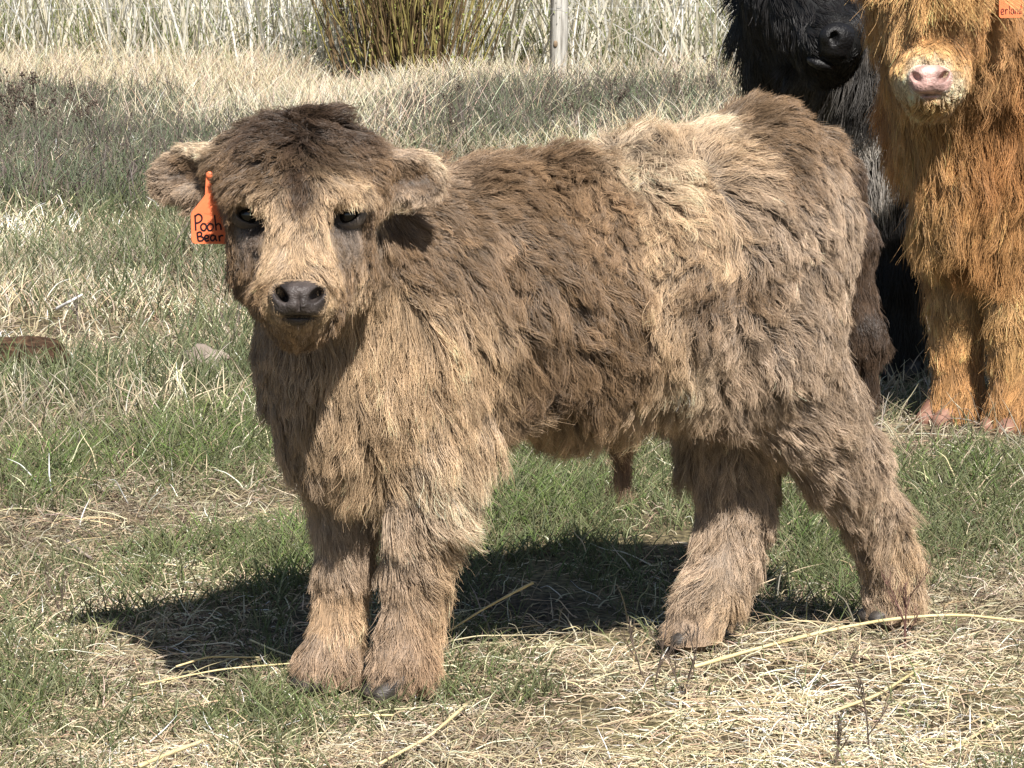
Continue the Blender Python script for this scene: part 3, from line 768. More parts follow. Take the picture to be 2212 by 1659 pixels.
T_ = [  # neck, trunk and legs
 (860, 500, (.5, .8), 0.052, 25, MID, 1, .3), (960, 430, (.85, .3), 0.050, 25, MID, 1, .3), (900, 560, (.5, .9), 0.055, 25, MID, 1, .3),
 (1000, 380, (.9, -.1), 0.048, 30, MID, 1, .3), (840, 640, (.25, 1), 0.060, 25, TAN, 1, .16), (950, 680, (.4, .9), 0.062, 26, TAN, 1, .16),
 (740, 790, (.0, 1), 0.055, 22, TAN, 1, .16), (640, 800, (-.15, 1), 0.042, 20, GRY, 1, .16), (600, 850, (-.15, 1), 0.040, 20, GRY, 1, .16),
 (820, 800, (.1, 1), 0.066, 26, TAN, 1, .16), (700, 900, (-.05, 1), 0.072, 20, TAN, 1, .16), (850, 920, (.12, 1), 0.072, 26, TAN, 1, .16),
 (960, 900, (.3, 1), 0.068, 26, TAN, 1, .16), (760, 985, (.0, 1), 0.078, 20, TAN, 1, .16), (900, 1000, (.3, 1), 0.076, 24, PAL, 1, .16),
 (680, 970, (-.1, 1), 0.052, 24, GRY, 1, .16), (980, 1010, (.7, .7), 0.066, 28, PAL, 1, .16), (1010, 920, (.3, .9), 0.062, 26, TAN, 1, .16),
 (1010, 560, (.5, .8), 0.056, 25, MID, 1, .3), (1040, 700, (.35, .9), 0.062, 26, TAN, 1, .16), (1060, 820, (.3, 1), 0.064, 26, TAN, 1, .16),
 (1080, 380, (.8, .1), 0.046, 30, MID, 1, .3), (1130, 330, (.5, -.7), 0.050, 50, MID, 1, .2), (1080, 345, (.4, -.8), 0.046, 50, MID, 1, .2),
 (1150, 450, (.7, .4), 0.048, 26, MID, 1, .4), (1130, 560, (.6, .7), 0.052, 26, MID, 1, .4),
 (1150, 680, (.8, .5), 0.056, 28, MID, 1, .35), (1250, 560, (.6, .7), 0.054, 30, MID, 1, .5), (1260, 680, (.9, .35), 0.058, 30, MID, 1, .35),
 (1250, 780, (.8, .5), 0.058, 30, MID, 1, .4), (1350, 650, (.9, .15), 0.056, 28, MID, 1, .35), (1360, 780, (.6, .6), 0.056, 30, MID, 1, .4),
 (1160, 800, (.5, .9), 0.058, 34, DRK, 1, .7), (1180, 840, (-.2, .9), 0.050, 36, DRK, 1, .9), (1120, 740, (.6, .8), 0.056, 32, MID, 1, .5), (1280, 850, (.0, 1), 0.060, 32, MID, 1, .5), (1160, 895, (.1, 1), 0.072, 38, TAN, 1, .35),  # dark marks here paint pockets of belly shade into the hair colour
 (1270, 905, (.0, 1), 0.072, 38, TAN, 1, .35), (1370, 875, (-.1, 1), 0.068, 38, TAN, 1, .35), (1430, 850, (-.15, 1), 0.056, 30, TAN, 1, .35),
 (1240, 390, (.5, .3), 0.034, 38, (.23, .15, .088), 1, .9), (1330, 430, (.4, .5), 0.034, 40, (.215, .14, .082), 1, .9), (1300, 500, (.4, .8), 0.036, 36, (.23, .15, .088), 1, .8),
 (1200, 340, (.9, -.25), 0.048, 30, MID, 1, .25), (1290, 310, (1, -.15), 0.056, 22, TAN, 1, .2), (1400, 290, (1, -.1), 0.062, 20, PAL, 1, .2),
 (1370, 340, (.35, .9), 0.060, 25, PAL, 1, .5), (1420, 370, (.9, .4), 0.065, 28, PAL, 1, .4), (1460, 345, (.2, -.9), 0.055, 28, TAN, 1, .5),
 (1500, 280, (1, -.05), 0.056, 20, PAL, 1, .2), (1560, 330, (.95, .25), 0.052, 22, TAN, 1, .25), (1600, 270, (.9, -.35), 0.046, 24, MID, 1, .2),
 (1690, 240, (.85, .3), 0.040, 30, MID, 1, .3), (1640, 310, (.9, .3), 0.042, 26, MID, 1, .3), (1760, 300, (.5, .9), 0.036, 18, MID, 1, .3),
 (1700, 380, (.8, .6), 0.044, 26, MID, 1, .3), (1795, 380, (.3, 1), 0.038, 28, GRY, 1, .3), (1500, 420, (.9, .45), 0.056, 24, TAN, 1, .3),
 (1420, 470, (.5, .8), 0.052, 28, TAN, 1, .6), (1600, 430, (.9, .4), 0.052, 24, GRY, 1, .3), (1560, 510, (.9, .5), 0.052, 28, TAN, 1, .4),
 (1650, 520, (.7, .7), 0.048, 30, GRY, 1, .6), (1755, 480, (.4, .9), 0.040, 26, GRY, 1, .4), (1815, 500, (.15, 1), 0.034, 28, GRY, 1, .3),
 (1440, 570, (.2, 1), 0.054, 28, TAN, 1, .5), (1540, 590, (.4, .8), 0.050, 34, MID, 1, .8), (1530, 640, (-.8, .3), 0.050, 34, DRK, 1, .8),
 (1620, 600, (.5, .9), 0.046, 34, MID, 1, .8), (1570, 690, (.3, 1), 0.052, 28, GRY, 1, .6), (1450, 700, (.15, 1), 0.060, 26, TAN, 1, .35),
 (1660, 700, (.9, .2), 0.050, 28, GRY, 1, .5), (1735, 620, (.55, .8), 0.044, 28, GRY, 1, .4), (1790, 680, (.25, 1), 0.040, 28, GRY, 1, .35),
 (1480, 800, (.2, 1), 0.062, 26, PAL, 1, .3), (1560, 790, (.3, .9), 0.050, 24, GRY, 1, .4), (1640, 800, (.8, .5), 0.055, 26, GRY, 1, .35),
 (1735, 790, (.5, .85), 0.050, 26, GRY, 1, .35), (1600, 870, (.2, 1), 0.058, 28, GRY, 1, .35), (1690, 890, (.6, .8), 0.060, 28, GRY, 1, .35),
 (1790, 870, (.7, .7), 0.058, 26, GRY, 1, .35), (1730, 980, (.25, 1), 0.060, 30, GRY, 1, .35), (1810, 970, (.5, .9), 0.054, 26, GRY, 1, .3),
 (1860, 1000, (.4, 1), 0.048, 24, GRY, 1, .3), (1830, 1060, (.3, 1), 0.046, 24, GRY, 1, .3), (1890, 1100, (.2, 1), 0.049, 20, GRY, 1, .3),
 (1890, 1180, (.0, 1), 0.044, 16, GRY, 1, .3), (1940, 1170, (.5, .9), 0.049, 24, TAN, 1, .4), (1900, 1250, (.0, 1), 0.044, 14, GRY, 1, .2),
 (1945, 1260, (.4, 1), 0.049, 20, TAN, 1, .3), (1920, 1310, (.0, 1), 0.037, 14, (.32, .235, .168), 1, .2),
 (1540, 940, (-.1, 1), 0.050, 25, GRY, 1, .4), (1600, 1000, (.1, 1), 0.050, 25, GRY, 1, .4), (1560, 1090, (-.05, 1), 0.059, 20, GRY, 1, .35),
 (1620, 1110, (.4, .9), 0.056, 24, GRY, 1, .4), (1560, 1180, (-.1, 1), 0.051, 18, GRY, 1, .3), (1540, 1260, (-.25, 1), 0.049, 16, GRY, 1, .3),
 (1570, 1280, (.1, 1), 0.054, 18, TAN, 1, .3), (1500, 1340, (-.35, 1), 0.041, 14, (.32, .235, .168), 1, .2), (1480, 1372, (-.3, 1), 0.018, 14, (.28, .20, .14), 1, .2),
 (880, 1080, (.1, 1), 0.068, 22, GRY, 1, .16), (960, 1080, (.9, .5), 0.076, 28, PAL, 1, .16), (980, 1020, (.9, .5), 0.062, 28, PAL, 1, .16),
 (870, 1170, (.1, 1), 0.054, 16, GRY, 1, .16), (940, 1160, (.8, .6), 0.063, 26, TAN, 1, .16), (930, 1230, (.7, .7), 0.056, 22, TAN, 1, .3),
 (875, 1260, (.05, 1), 0.044, 12, (.32, .235, .168), 1, .2), (915, 1300, (.3, 1), 0.049, 18, (.38, .26, .16), 1, .3), (880, 1350, (.0, 1), 0.044, 12, (.29, .21, .15), 1, .2),
 (860, 1420, (-.1, 1), 0.046, 22, (.28, .20, .14), 1, .2), (910, 1400, (.2, 1), 0.049, 18, (.27, .18, .115), 1, .3), (850, 1462, (-.1, 1), 0.017, 16, (.28, .20, .14), 1, .2),
 (750, 1090, (.05, 1), 0.054, 18, GRY, 1, .16), (710, 1120, (-.05, 1), 0.049, 16, GRY, 1, .16), (740, 1190, (.1, 1), 0.044, 14, GRY, 1, .2),
 (735, 1290, (.0, 1), 0.041, 12, (.40, .27, .165), 1, .2), (760, 1310, (.25, 1), 0.049, 16, TAN, 1, .3), (715, 1400, (-.1, 1), 0.046, 22, (.28, .20, .14), 1, .2),
 (690, 1455, (-.2, 1), 0.017, 16, (.28, .20, .14), 1, .2), (740, 1410, (.2, 1), 0.049, 18, (.28, .20, .14), 1, .3),
 (1346, 978, (.1, 1), 0.062, 8, RED, 1.2, .15),
 (1858, 560, (.1, 1), 0.034, 14, DK2, 1.6, .2), (1870, 680, (.1, 1), 0.036, 14, DK2, 1.8, .15), (1878, 770, (.1, 1), 0.050, 10, DK2, 2.2, .15)]
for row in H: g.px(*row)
for row in T_: g.px(*row)
nh = len(g.rows)
g.mirror(ORG, LAT, [r for r in g.rows[len(H) - 8:] if r[0][2] > 0.0 and (r[0] - ORG) @ AX > 0.02])
# the back of the head and nape, not seen from the front
for q, d in [(P(645, 330, HY + .16), (0, .4, -1)), (P(560, 420, HY + .13), (-.6, .3, -.8)), (P(740, 420, HY + .13), (.6, .3, -.8))]:
    h = g.bvh.find_nearest(Vector(q)); g.add(np.array(h[0]), np.array(h[1]), d, .04, 25, MID)
for px, py, L in ((1817, 410, .030), (1836, 480, .030), (1851, 560, .032), (1859, 640, .034), (1868, 720, .038), (1877, 825, .060)):
    for dx in (-.02, .02):
        h = g.bvh.find_nearest(Vector(P(px, py, 5.295) + RIGHT * dx - FWD * .02))
        g.add(np.array(h[0]), np.array(h[1]), (.06, 0, -1), L, 14, (.068, .045, .031), 1.8, .15)
def soft_field():
    sharp, soft = g.field(.007), g.field(.035)
    w = np.clip((np.linalg.norm(CV - P(645, 470, HY), axis=1) - .17) / .07, 0, 1)[:, None]
    tl = np.stack([P(*q) for q in ((1836, 470, 5.295), (1849, 540, 5.30), (1859, 630, 5.30), (1868, 720, 5.30), (1873, 780, 5.30), (1878, 830, 5.30))])
    dt = np.min(np.linalg.norm(CV[:, None] - tl[None], axis=2), 1)
    w = w * np.clip((dt - .045) / .03, 0, 1)[:, None]
    f = sharp * (1 - w) + soft * w
    f[:, 4:5] *= 1 + .12 * w
    return f
fld = soft_field()
hide = np.clip(fld[:, 5:8] * 0.55, 0, 1)
bare = np.clip(1.2 - fld[:, 8] * 1.6, 0, 1)[:, None]
hide = hide * (1 - bare) + fld[:, 5:8] * bare
body = mesh_obj('body', CV, CF, mat_hide, calf, CO, attrs={'tint': hide})
FUR = 1.0
EYES = [(538, 464, 1), (750, 464, -1)]
keep = np.ones(len(CV))
for ex, ey, _ in EYES:
    h_ = g.bvh.ray_cast(Vector(CAMPOS), Vector(nrm(ray(ex, ey))), 60)
    d_ = CV - (np.array(h_[0]) + UP * .005)
    keep *= np.clip((np.linalg.norm(d_, axis=1) - .024) / .012, 0, 1)
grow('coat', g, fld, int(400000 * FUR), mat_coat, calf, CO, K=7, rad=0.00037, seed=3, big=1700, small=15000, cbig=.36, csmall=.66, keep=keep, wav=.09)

# nose leather with nostrils and mouth
def flat_tint(V, c):
    return np.tile(np.array(c, float), (len(V), 1))

mat_nose = skin_mat('nose_leather', 0.42, 0.8)
mat_dark = noisy_mat('dark_eye', (.006, .005, .004), (.012, .009, .007), 40, rough=.06, spec=.6)
mat_lid = skin_mat('eyelid_skin', 0.5, 0.2)
mat_hoof = noisy_mat('dark_hoof', (.022, .019, .017), (.065, .054, .045), 30, rough=.5, spec=.4, bump=.3, bscale=80, stretch=(1, 1, 4))

def rot_in_view(a):
    c, s = math.cos(a), math.sin(a)
    return np.stack([c * RC[0] + s * RC[1], -s * RC[0] + c * RC[1], RC[2]])

def make_nose(parent, org, cx, cy, Y, sc, tint, name='nose', cell=.0022, lip=None, fuzz=None):
    """leather pad with two comma nostrils, an upper lip and a chin lip below the mouth line; sc is pixels per unit"""
    b = Body(cell, .005)
    def e(dx, dy, dz, rx, ry, rz, R=RC, cut=False):
        p = P(cx + dx * sc, cy + dy * sc, Y + dz)
        (b.cut_ell if cut else b.ell)(p, (m_of(rx * sc, p), m_of(ry * sc, p), rz * sc), R)
    e(0, -8, .010, 56, 28, .046)
    e(-30, 2, .012, 30, 30, .040); e(30, 2, .012, 30, 30, .040)
    e(0, 18, .008, 40, 26, .046)
    e(-26, 30, .014, 26, 16, .040); e(26, 30, .014, 26, 16, .040)
    e(0, 50, .022, 30, 11, .036)
    e(-37, -5, -.032, 11, 21, .036, rot_in_view(.75), True); e(37, -5, -.032, 11, 21, .036, rot_in_view(-.75), True)
    e(0, 41, -.030, 46, 2.6, .040, RC, True)
    e(0, 20, -.042, 2.0, 22, .010, RC, True)
    V, F = b.mesh()
    V = relax(V, quad_tris(F), 2)
    t = flat_tint(V, tint)
    t *= np.exp(.22 * wave_noise(V, 70, 4) + .15 * wave_noise(V, 260, 5))[:, None]
    if lip is not None:
        _, py = px_of_arr(V)
        w = np.clip((py - (cy + 14 * sc)) / (18 * sc), 0, 1)[:, None]
        t = t * (1 - w) + np.array(lip) * w
    o = mesh_obj(name, V, F, mat_nose, parent, org, attrs={'tint': t})
    if fuzz is not None:
        # velvet of short hair running over the rim of the leather
        px, py = px_of_arr(V); a, b_ = (px - cx) / sc, (py - cy) / sc
        rim = np.clip((np.sqrt((a / 60) ** 2 + ((b_ - 6) / 44) ** 2) - .86) / .14, 0, 1)
        rim *= 1 - np.clip((b_ - 26) / 10, 0, 1) * np.clip(1.6 - np.abs(a) / 24, 0, 1)
        gg = Guides(V, quad_tris(F))
        fd = np.zeros((len(V), 10)); d3 = a[:, None] / 60 * RIGHT - (b_ - 6)[:, None] / 44 * UP
        fd[:, :3] = d3; fd[:, 3] = (.0045 if sc > .99 else .0032); fd[:, 4] = 30; fd[:, 5:8] = fuzz; fd[:, 8] = rim; fd[:, 9] = .5
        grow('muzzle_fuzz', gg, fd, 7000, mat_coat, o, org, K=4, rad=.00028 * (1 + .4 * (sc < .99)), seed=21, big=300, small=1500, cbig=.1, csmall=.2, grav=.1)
    return o

def px_of_arr(V):
    v = V - CAMPOS
    zc = v @ FWD
    return PW / 2 + FPX * (v @ RIGHT) / zc, PH / 2 - FPX * (v @ UP) / zc

make_nose(calf, CO, 645, 641, HY - .163, 1.05, (.050, .041, .038), lip=(.062, .050, .045), fuzz=(.34, .245, .16))

def ball(name, c, r, mat, parent, org, seg=20):
    V, F = [], []
    for i in range(seg + 1):
        th = math.pi * i / seg
        for j in range(seg * 2):
            ph = math.pi * j / seg
            V.append(np.asarray(c) + np.asarray(r) * np.array([math.sin(th) * math.cos(ph), math.sin(th) * math.sin(ph), math.cos(th)]))
    w = seg * 2
    for i in range(seg):
        for j in range(w):
            F.append((i * w + j, (i + 1) * w + j, (i + 1) * w + (j + 1) % w, i * w + (j + 1) % w))
    return mesh_obj(name, np.array(V), F, mat, parent, org)

def make_eye(px, py, side, parent, org, rpx, bv, lidc):
    dr = nrm(ray(px, py))
    h = bv.ray_cast(Vector(CAMPOS), Vector(dr), 60)
    s = np.array(h[0])
    r = m_of(rpx, s)
    c = s + dr * r * .55
    e = ball('eye', c, (r, r, r), mat_dark, parent, org)
    b = Body(.0018, .003)
    R = rot_in_view(-.34 * side)
    b.ell(c, (r * 1.8, r * 1.42, r * 1.13), R)
    b.cut_ell(c - dr * r * .95 - RC[1] * r * .02, (r * 1.16, r * .62, r * 1.0), R)
    V, F = b.mesh()
    mesh_obj('eyelid', V, F, mat_lid, e, org, attrs={'tint': flat_tint(V, lidc)})
make_eye(538, 464, 1, calf, CO, 25, g.bvh, (.085, .068, .058))  # darker than the other lid: shade of this socket put into its tint
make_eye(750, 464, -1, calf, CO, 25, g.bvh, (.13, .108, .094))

def make_hoof(top, parent, org, fwd, mat, sc=1.0):
    """two claws, flat on the ground, toes forward"""
    b = Body(.0032, .003)
    lat = np.array([-fwd[1], fwd[0], 0])
    base = np.array([top[0], top[1], 0])
    for s in (-1, 1):
        a = base + lat * s * .018 * sc
        b.cone(a + ZZ * .040 * sc - fwd * .010 * sc, a + fwd * .030 * sc + ZZ * .016 * sc, .023 * sc, .015 * sc)
        b.cone(a - fwd * .018 * sc + ZZ * .016 * sc, a + fwd * .030 * sc + ZZ * .014 * sc, .018 * sc, .014 * sc)
    b.cut_ell(base - ZZ * .2, (.5, .5, .203))
    V, F = b.mesh()
    V[:, 2] = np.maximum(V[:, 2], .002)
    return mesh_obj('hoof', V, F, mat, parent, org)
for (px, py, Y) in [(838, 1480, 4.775), (682, 1470, 4.83), (1905, 1330, 5.30), (1478, 1370, 5.138)]:
    make_hoof(P(px, py, Y) + AX * .004, calf, CO, -AX, mat_hoof, .86)

# ear tag with handwriting
def plastic(name, c):
    m, nt = new_mat(name)
    b = nt.nodes.new('ShaderNodeBsdfPrincipled'); b.inputs['Roughness'].default_value = .42
    n_ = nt.nodes.new('ShaderNodeTexNoise'); n_.inputs['Scale'].default_value = 60
    r_ = nt.nodes.new('ShaderNodeValToRGB')
    r_.color_ramp.elements[0].color = (*[v * .85 for v in c], 1); r_.color_ramp.elements[1].color = (*[min(v * 1.08, 1) for v in c], 1)
    tc = nt.nodes.new('ShaderNodeTexCoord')
    nt.links.new(tc.outputs['Object'], n_.inputs['Vector']); nt.links.new(n_.outputs['Fac'], r_.inputs[0]); nt.links.new(r_.outputs[0], b.inputs['Base Color'])
    b.inputs['Subsurface Weight'].default_value = .15; b.inputs['Subsurface Radius'].default_value = (.01, .004, .002)
    o = nt.nodes.new('ShaderNodeOutputMaterial'); nt.links.new(b.outputs[0], o.inputs[0])
    return m
mat_tag = plastic('orange_tag_plastic', (.92, .23, .095))
mat_ink = noisy_mat('marker_ink', (.010, .006, .012), (.025, .014, .022), 60, rough=.5)

def tag_frame(px, py, Y, yaw, roll=0.0):
    o = P(px, py, Y)
    A = np.array([math.cos(yaw), math.sin(yaw), 0]); U = np.array([0, -.06, .998])
    A, U = math.cos(roll) * A + math.sin(roll) * U, -math.sin(roll) * A + math.cos(roll) * U
    Nn = nrm(np.cross(A, U)); Nn = Nn if Nn @ FWD < 0 else -Nn
    return o, A, U, Nn, m_of(1.0, o)

def slab(name, poly, fr, th, mat, parent, org):
    o, A, U, Nn, k = fr
    n = len(poly)
    bend = lambda a, b: -.00004 * a * a * k * Nn
    front = [o + A * a * k - U * b * k + Nn * th / 2 + bend(a, b) for a, b in poly]
    back = [q - Nn * th for q in front]
    F = [tuple(range(n)), tuple(range(2 * n - 1, n - 1, -1))] + [(i, (i + 1) % n, n + (i + 1) % n, n + i) for i in range(n)]
    return mesh_obj(name, np.array(front + back), F, mat, parent, org, smooth=False)

def strokes(name, lines, fr, w, lift, mat, parent, org):
    """pen strokes as thin raised ribbons; a,b in pixels on the tag"""
    o, A, U, Nn, k = fr
    V, F = [], []
    for ln in lines:
        p = np.array(ln, float)
        # smooth the stroke
        t = np.linspace(0, len(p) - 1, (len(p) - 1) * 5 + 1)
        i = np.clip(t.astype(int), 0, len(p) - 2); f_ = (t - i)[:, None]
        p0, p1, p2, p3 = p[np.maximum(i - 1, 0)], p[i], p[i + 1], p[np.minimum(i + 2, len(p) - 1)]
        q = .5 * (2 * p1 + (p2 - p0) * f_ + (2 * p0 - 5 * p1 + 4 * p2 - p3) * f_ ** 2 + (3 * p1 - p0 - 3 * p2 + p3) * f_ ** 3)
        d = nrm(np.gradient(q, axis=0)); nn = np.stack([-d[:, 1], d[:, 0]], 1)
        b0 = len(V)
        for a, b in zip(q, nn):
            for sg in (-1, 1):
                c = a + b * w * .5 * sg
                V.append(o + A * c[0] * k - U * c[1] * k + Nn * lift - .00004 * c[0] ** 2 * k * Nn)
        for m in range(len(q) - 1):
            F.append((b0 + 2 * m, b0 + 2 * m + 1, b0 + 2 * m + 3, b0 + 2 * m + 2))
    return mesh_obj(name, np.array(V), F, mat, parent, org, smooth=False)

fr = tag_frame(452, 377, HY + .022, math.radians(18), -.03)
outline = [(-7, -4), (-9, 44), (-14, 52), (-38, 82), (-40, 90), (-38, 142), (-36, 148), (-30, 151), (44, 152), (50, 150), (53, 144), (53, 88), (50, 80), (28, 52), (22, 44), (16, -4)]
tg = slab('ear_tag', outline, fr, .002, mat_tag, calf, CO)
tg['label'] = 'orange plastic ear tag with handwritten black words'
hand = [[(-31, 88), (-30, 104), (-29, 122)], [(-32, 92), (-24, 86), (-17, 90), (-16, 98), (-22, 104), (-30, 106)],
        [(-13, 106), (-18, 112), (-16, 120), (-10, 122), (-6, 116), (-7, 109), (-13, 106)], [(2, 106), (-3, 112), (-2, 120), (4, 122), (9, 116), (8, 109), (2, 106)],
        [(12, 88), (14, 104), (16, 122)], [(15, 112), (20, 107), (25, 110), (27, 121)],
        [(-26, 126), (-25, 136), (-23, 145)], [(-27, 128), (-20, 125), (-16, 129), (-18, 134), (-24, 135), (-17, 135), (-12, 139), (-15, 144), (-23, 145)],
        [(-9, 139), (-3, 139), (-1, 135), (-5, 132), (-9, 135), (-9, 141), (-5, 145), (1, 143)],
        [(13, 134), (8, 132), (4, 137), (5, 143), (10, 144), (14, 137), (14, 133), (15, 140), (18, 145)], [(22, 133), (23, 139), (24, 146)], [(23, 138), (27, 133), (32, 134)]]
ball('stud', P(453, 378, HY + .020), (.0055, .004, .0055), mat_tag, tg, CO, 10)
strokes('lettering', hand, fr, 3.6, .0016, mat_ink, tg, CO)

# ------------------------------------------------------------------ the two grown cattle behind
mat_cow_coat = strand_mat('cattle_hair', 0.42, 0.35)

class Comb:
    """sets combing marks by world position on a finished body"""
    def __init__(self, g): self.g = g
    def at(self, q, d, L, lift, col, dens=1.0, curl=.25):
        h = self.g.bvh.find_nearest(Vector(q))
        self.g.add(np.array(h[0]), np.array(h[1]), d, L, lift, col, dens, curl)

def cow_trunk(b, org, ax, sections):
    lat = np.array([ax[1], -ax[0], 0]); R = np.stack([ax, lat, ZZ])
    for s, z0, z1, hw, hl in sections:
        b.ell(org + ax * s + ZZ * (z0 + z1) / 2, (hl, hw, (z1 - z0) / 2), R)
    return lat

# --- ginger one
go = G(2135, 930)
ginger = empty('ginger_cow', go)
tag(ginger, 'long-haired ginger cow with a pink nose facing the viewer behind the calf', 'cow')
ax2 = nrm(np.array([.72, .69, 0.0]))
b2 = Body(.012, .022)
lat2 = cow_trunk(b2, go, ax2, [(-.06, .42, .98, .15, .15), (.12, .40, 1.02, .20, .2), (.35, .38, 1.02, .23, .22), (.6, .38, 1.01, .24, .22), (.85, .42, 1.02, .23, .2), (1.02, .52, 1.0, .19, .16)])
def leg2(rows):
    pts = [P(a, c, y) for a, c, y, _ in rows]
    b2.chain(pts, [m_of(r, p) for (_, _, _, r), p in zip(rows, pts)])
FY1, FY2 = G(2070, 922)[1], G(2190, 940)[1]
leg2([(2090, 420, FY1 + .05, 110), (2080, 560, FY1 + .02, 60), (2072, 660, FY1, 44), (2070, 740, FY1, 36), (2070, 820, FY1, 33), (2065, 880, FY1, 40), (2058, 912, FY1, 38)])
leg2([(2200, 440, FY2 + .05, 110), (2198, 570, FY2 + .03, 60), (2194, 670, FY2, 44), (2195, 750, FY2, 36), (2195, 830, FY2, 33), (2190, 890, FY2, 40), (2185, 920, FY2, 38)])
b2.ell(P(2095, 470, FY1 - .10), (.11, .10, .12))                 # brisket
for s, l in ((.98, .10), (.90, -.10)):
    q = go + ax2 * s + lat2 * l
    b2.chain([q + ZZ * .75, q + ZZ * .48 - ax2 * .04, q + ax2 * .06 + ZZ * .32, q + ax2 * .03 + ZZ * .06], [.16, .10, .055, .045])
q = go + ax2 * 1.16
b2.chain([q + ZZ * .97, q + ax2 * .04 + ZZ * .6, q + ax2 * .03 + ZZ * .3], [.04, .03, .02])
HY2 = go[1] - .36
b2.chain([P(2135, 230, go[1] + .05), P(2080, 60, HY2 + .22), P(2030, -20, HY2 + .12)], [.22, .17, .13])
def h2(px, py, dy, rx, ry, rz):
    p = P(px, py, HY2 + dy); b2.ell(p, (m_of(rx, p), m_of(ry, p), rz), RC)
h2(2010, -60, .06, 95, 80, .12); h2(2010, 20, .02, 92, 90, .11); h2(2010, 90, -.02, 78, 80, .10)
h2(2010, 140, -.10, 66, 54, .10); h2(2010, 168, -.15, 66, 42, .07); h2(2010, 205, -.11, 50, 34, .08)
p = P(2010, 170, HY2 - .255); b2.cut_ell(p, (m_of(58, p), m_of(42, p), .068), RC)
for sx in (-1, 1):
    b2.chain([P(2010 + sx * 85, -80, HY2 + .10), P(2010 + sx * 165, -85, HY2 + .13)], [.045, .03])
V2, F2 = b2.mesh(); T2 = quad_tris(F2); V2 = relax(V2, T2, 2)
g2 = Guides(V2, T2); k2 = Comb(g2)
OR = (.46, .255, .11); OD = (.39, .195, .08); OL = (.55, .335, .15); CR = (.66, .53, .37)
dn = np.array([0, 0, -1.0])
for s in (-.1, .1, .35, .6, .85, 1.05):
    for sd in (-1, 1):
        for z, L, c in ((1.02, .10, OD), (.8, .14, OD), (.6, .15, OR), (.42, .14, OR)):
            k2.at(go + ax2 * s + lat2 * sd * (.24 if z < 1 else .06) + ZZ * z, dn + ax2 * (.5 if z > 1 else .1) + lat2 * sd * (.5 if z > 1 else 0), L, 14, c)
for (px, py, d, L, lift, c) in [(2000, 330, (-.1, 1), .14, 14, OR), (2060, 330, (0, 1), .14, 14, OR), (2140, 320, (.05, 1), .15, 14, OD), (1975, 270, (-.25, 1), .14, 16, OL), (2200, 250, (0, 1), .16, 14, OD),
                                (2100, 430, (0, 1), .12, 12, OR), (2090, 530, (0, 1), .07, 10, OD), (2200, 420, (.1, 1), .14, 14, OR), (2040, 480, (-.2, 1), .12, 14, OL), (2010, 400, (-.2, 1), .13, 14, OL),
                                (2085, 600, (-.05, 1), .07, 12, OL), (2050, 640, (-.1, 1), .06, 12, OL), (2105, 680, (.1, 1), .055, 12, OL), (2195, 620, (0, 1), .07, 12, OL), (2190, 720, (0, 1), .055, 12, OL),
                                (2072, 760, (0, 1), .05, 12, OR), (2072, 840, (0, 1), .05, 12, OR), (2060, 890, (-.1, 1), .045, 16, OR), (2190, 840, (0, 1), .06, 14, OR), (2188, 900, (0, 1), .045, 16, OR),
                                (2010, 60, (0, 1), .026, 5, OR), (1985, 80, (-.3, 1), .020, 5, OR), (2035, 80, (.3, 1), .020, 5, OR), (2010, 85, (0, 1), .016, 5, OR), (2010, 108, (0, 1), .014, 8, OL), (1980, 112, (-.4, 1), .014, 8, OL), (2040, 112, (.4, 1), .014, 8, OL), (1955, 105, (-.6, .9), .022, 8, OR), (2065, 105, (.6, .9), .022, 8, OR),
                                (1940, 60, (-.1, 1), .07, 10, OL), (2080, 60, (.1, 1), .07, 10, OR), (1950, 140, (-.6, .8), .02, 12, OL), (2070, 140, (.6, .8), .02, 12, OL),
                                (2010, 128, (0, .5), .008, 12, CR), (1985, 132, (-.3, .5), .008, 12, CR), (2035, 132, (.3, .5), .008, 12, CR), (1955, 175, (-.6, .8), .007, 14, CR), (2066, 175, (.6, .8), .007, 14, CR), (1965, 198, (-.3, .9), .008, 14, CR), (2055, 198, (.3, .9), .008, 14, CR),
                                (2010, 170, (0, 1), .002, 8, (.3, .16, .13)), (2010, 222, (0, 1), .03, 20, OL), (1975, 222, (-.2, 1), .04, 18, OL), (2045, 222, (.2, 1), .04, 18, OL),
                                (1935, 5, (-.1, 1), .08, 12, OL), (2085, 5, (.1, 1), .08, 12, OR), (2010, 10, (0, 1), .09, 12, OL)]:
    g2.px(px, py, d, L, lift, c, .02 if L < .004 else (2.0 if L < .02 else 1.0), .25)
for sx in (-1, 1):
    k2.at(P(2010 + sx * 165, -85, HY2 + .10), np.array([sx * .2, 0, -.9]), .04, 10, OL if sx < 0 else OR, 2)
    k2.at(P(2010 + sx * 120, -80, HY2 + .08), np.array([sx * .3, 0, -.95]), .08, 12, OR, 1.2)
k2.at(P(2010, -140, HY2), np.array([0, -.5, -1.0]), .13, 14, OL, 2)
k2.at(P(1970, -120, HY2 - .04), np.array([.05, -.3, -1.0]), .21, 12, OL, 2)
k2.at(P(2050, -120, HY2 - .04), np.array([-.05, -.3, -1.0]), .21, 12, OL, 2)
k2.at(P(2010, -60, HY2 - .08), np.array([0, -.1, -1.0]), .20, 14, OL, 2)
k2.at(P(1930, -40, HY2 - .02), np.array([.1, -.1, -1.0]), .06, 10, OL, 1.2)
k2.at(P(2090, -40, HY2 - .02), np.array([.1, -.1, -1.0]), .09, 10, OR, 1.2)
f2 = g2.field(.012)
mesh_obj('body', V2, F2, mat_hide, ginger, go, attrs={'tint': np.clip(f2[:, 5:8] * .6, 0, 1) * (f2[:, 8:9] > .3) + f2[:, 5:8] * (f2[:, 8:9] <= .3)})
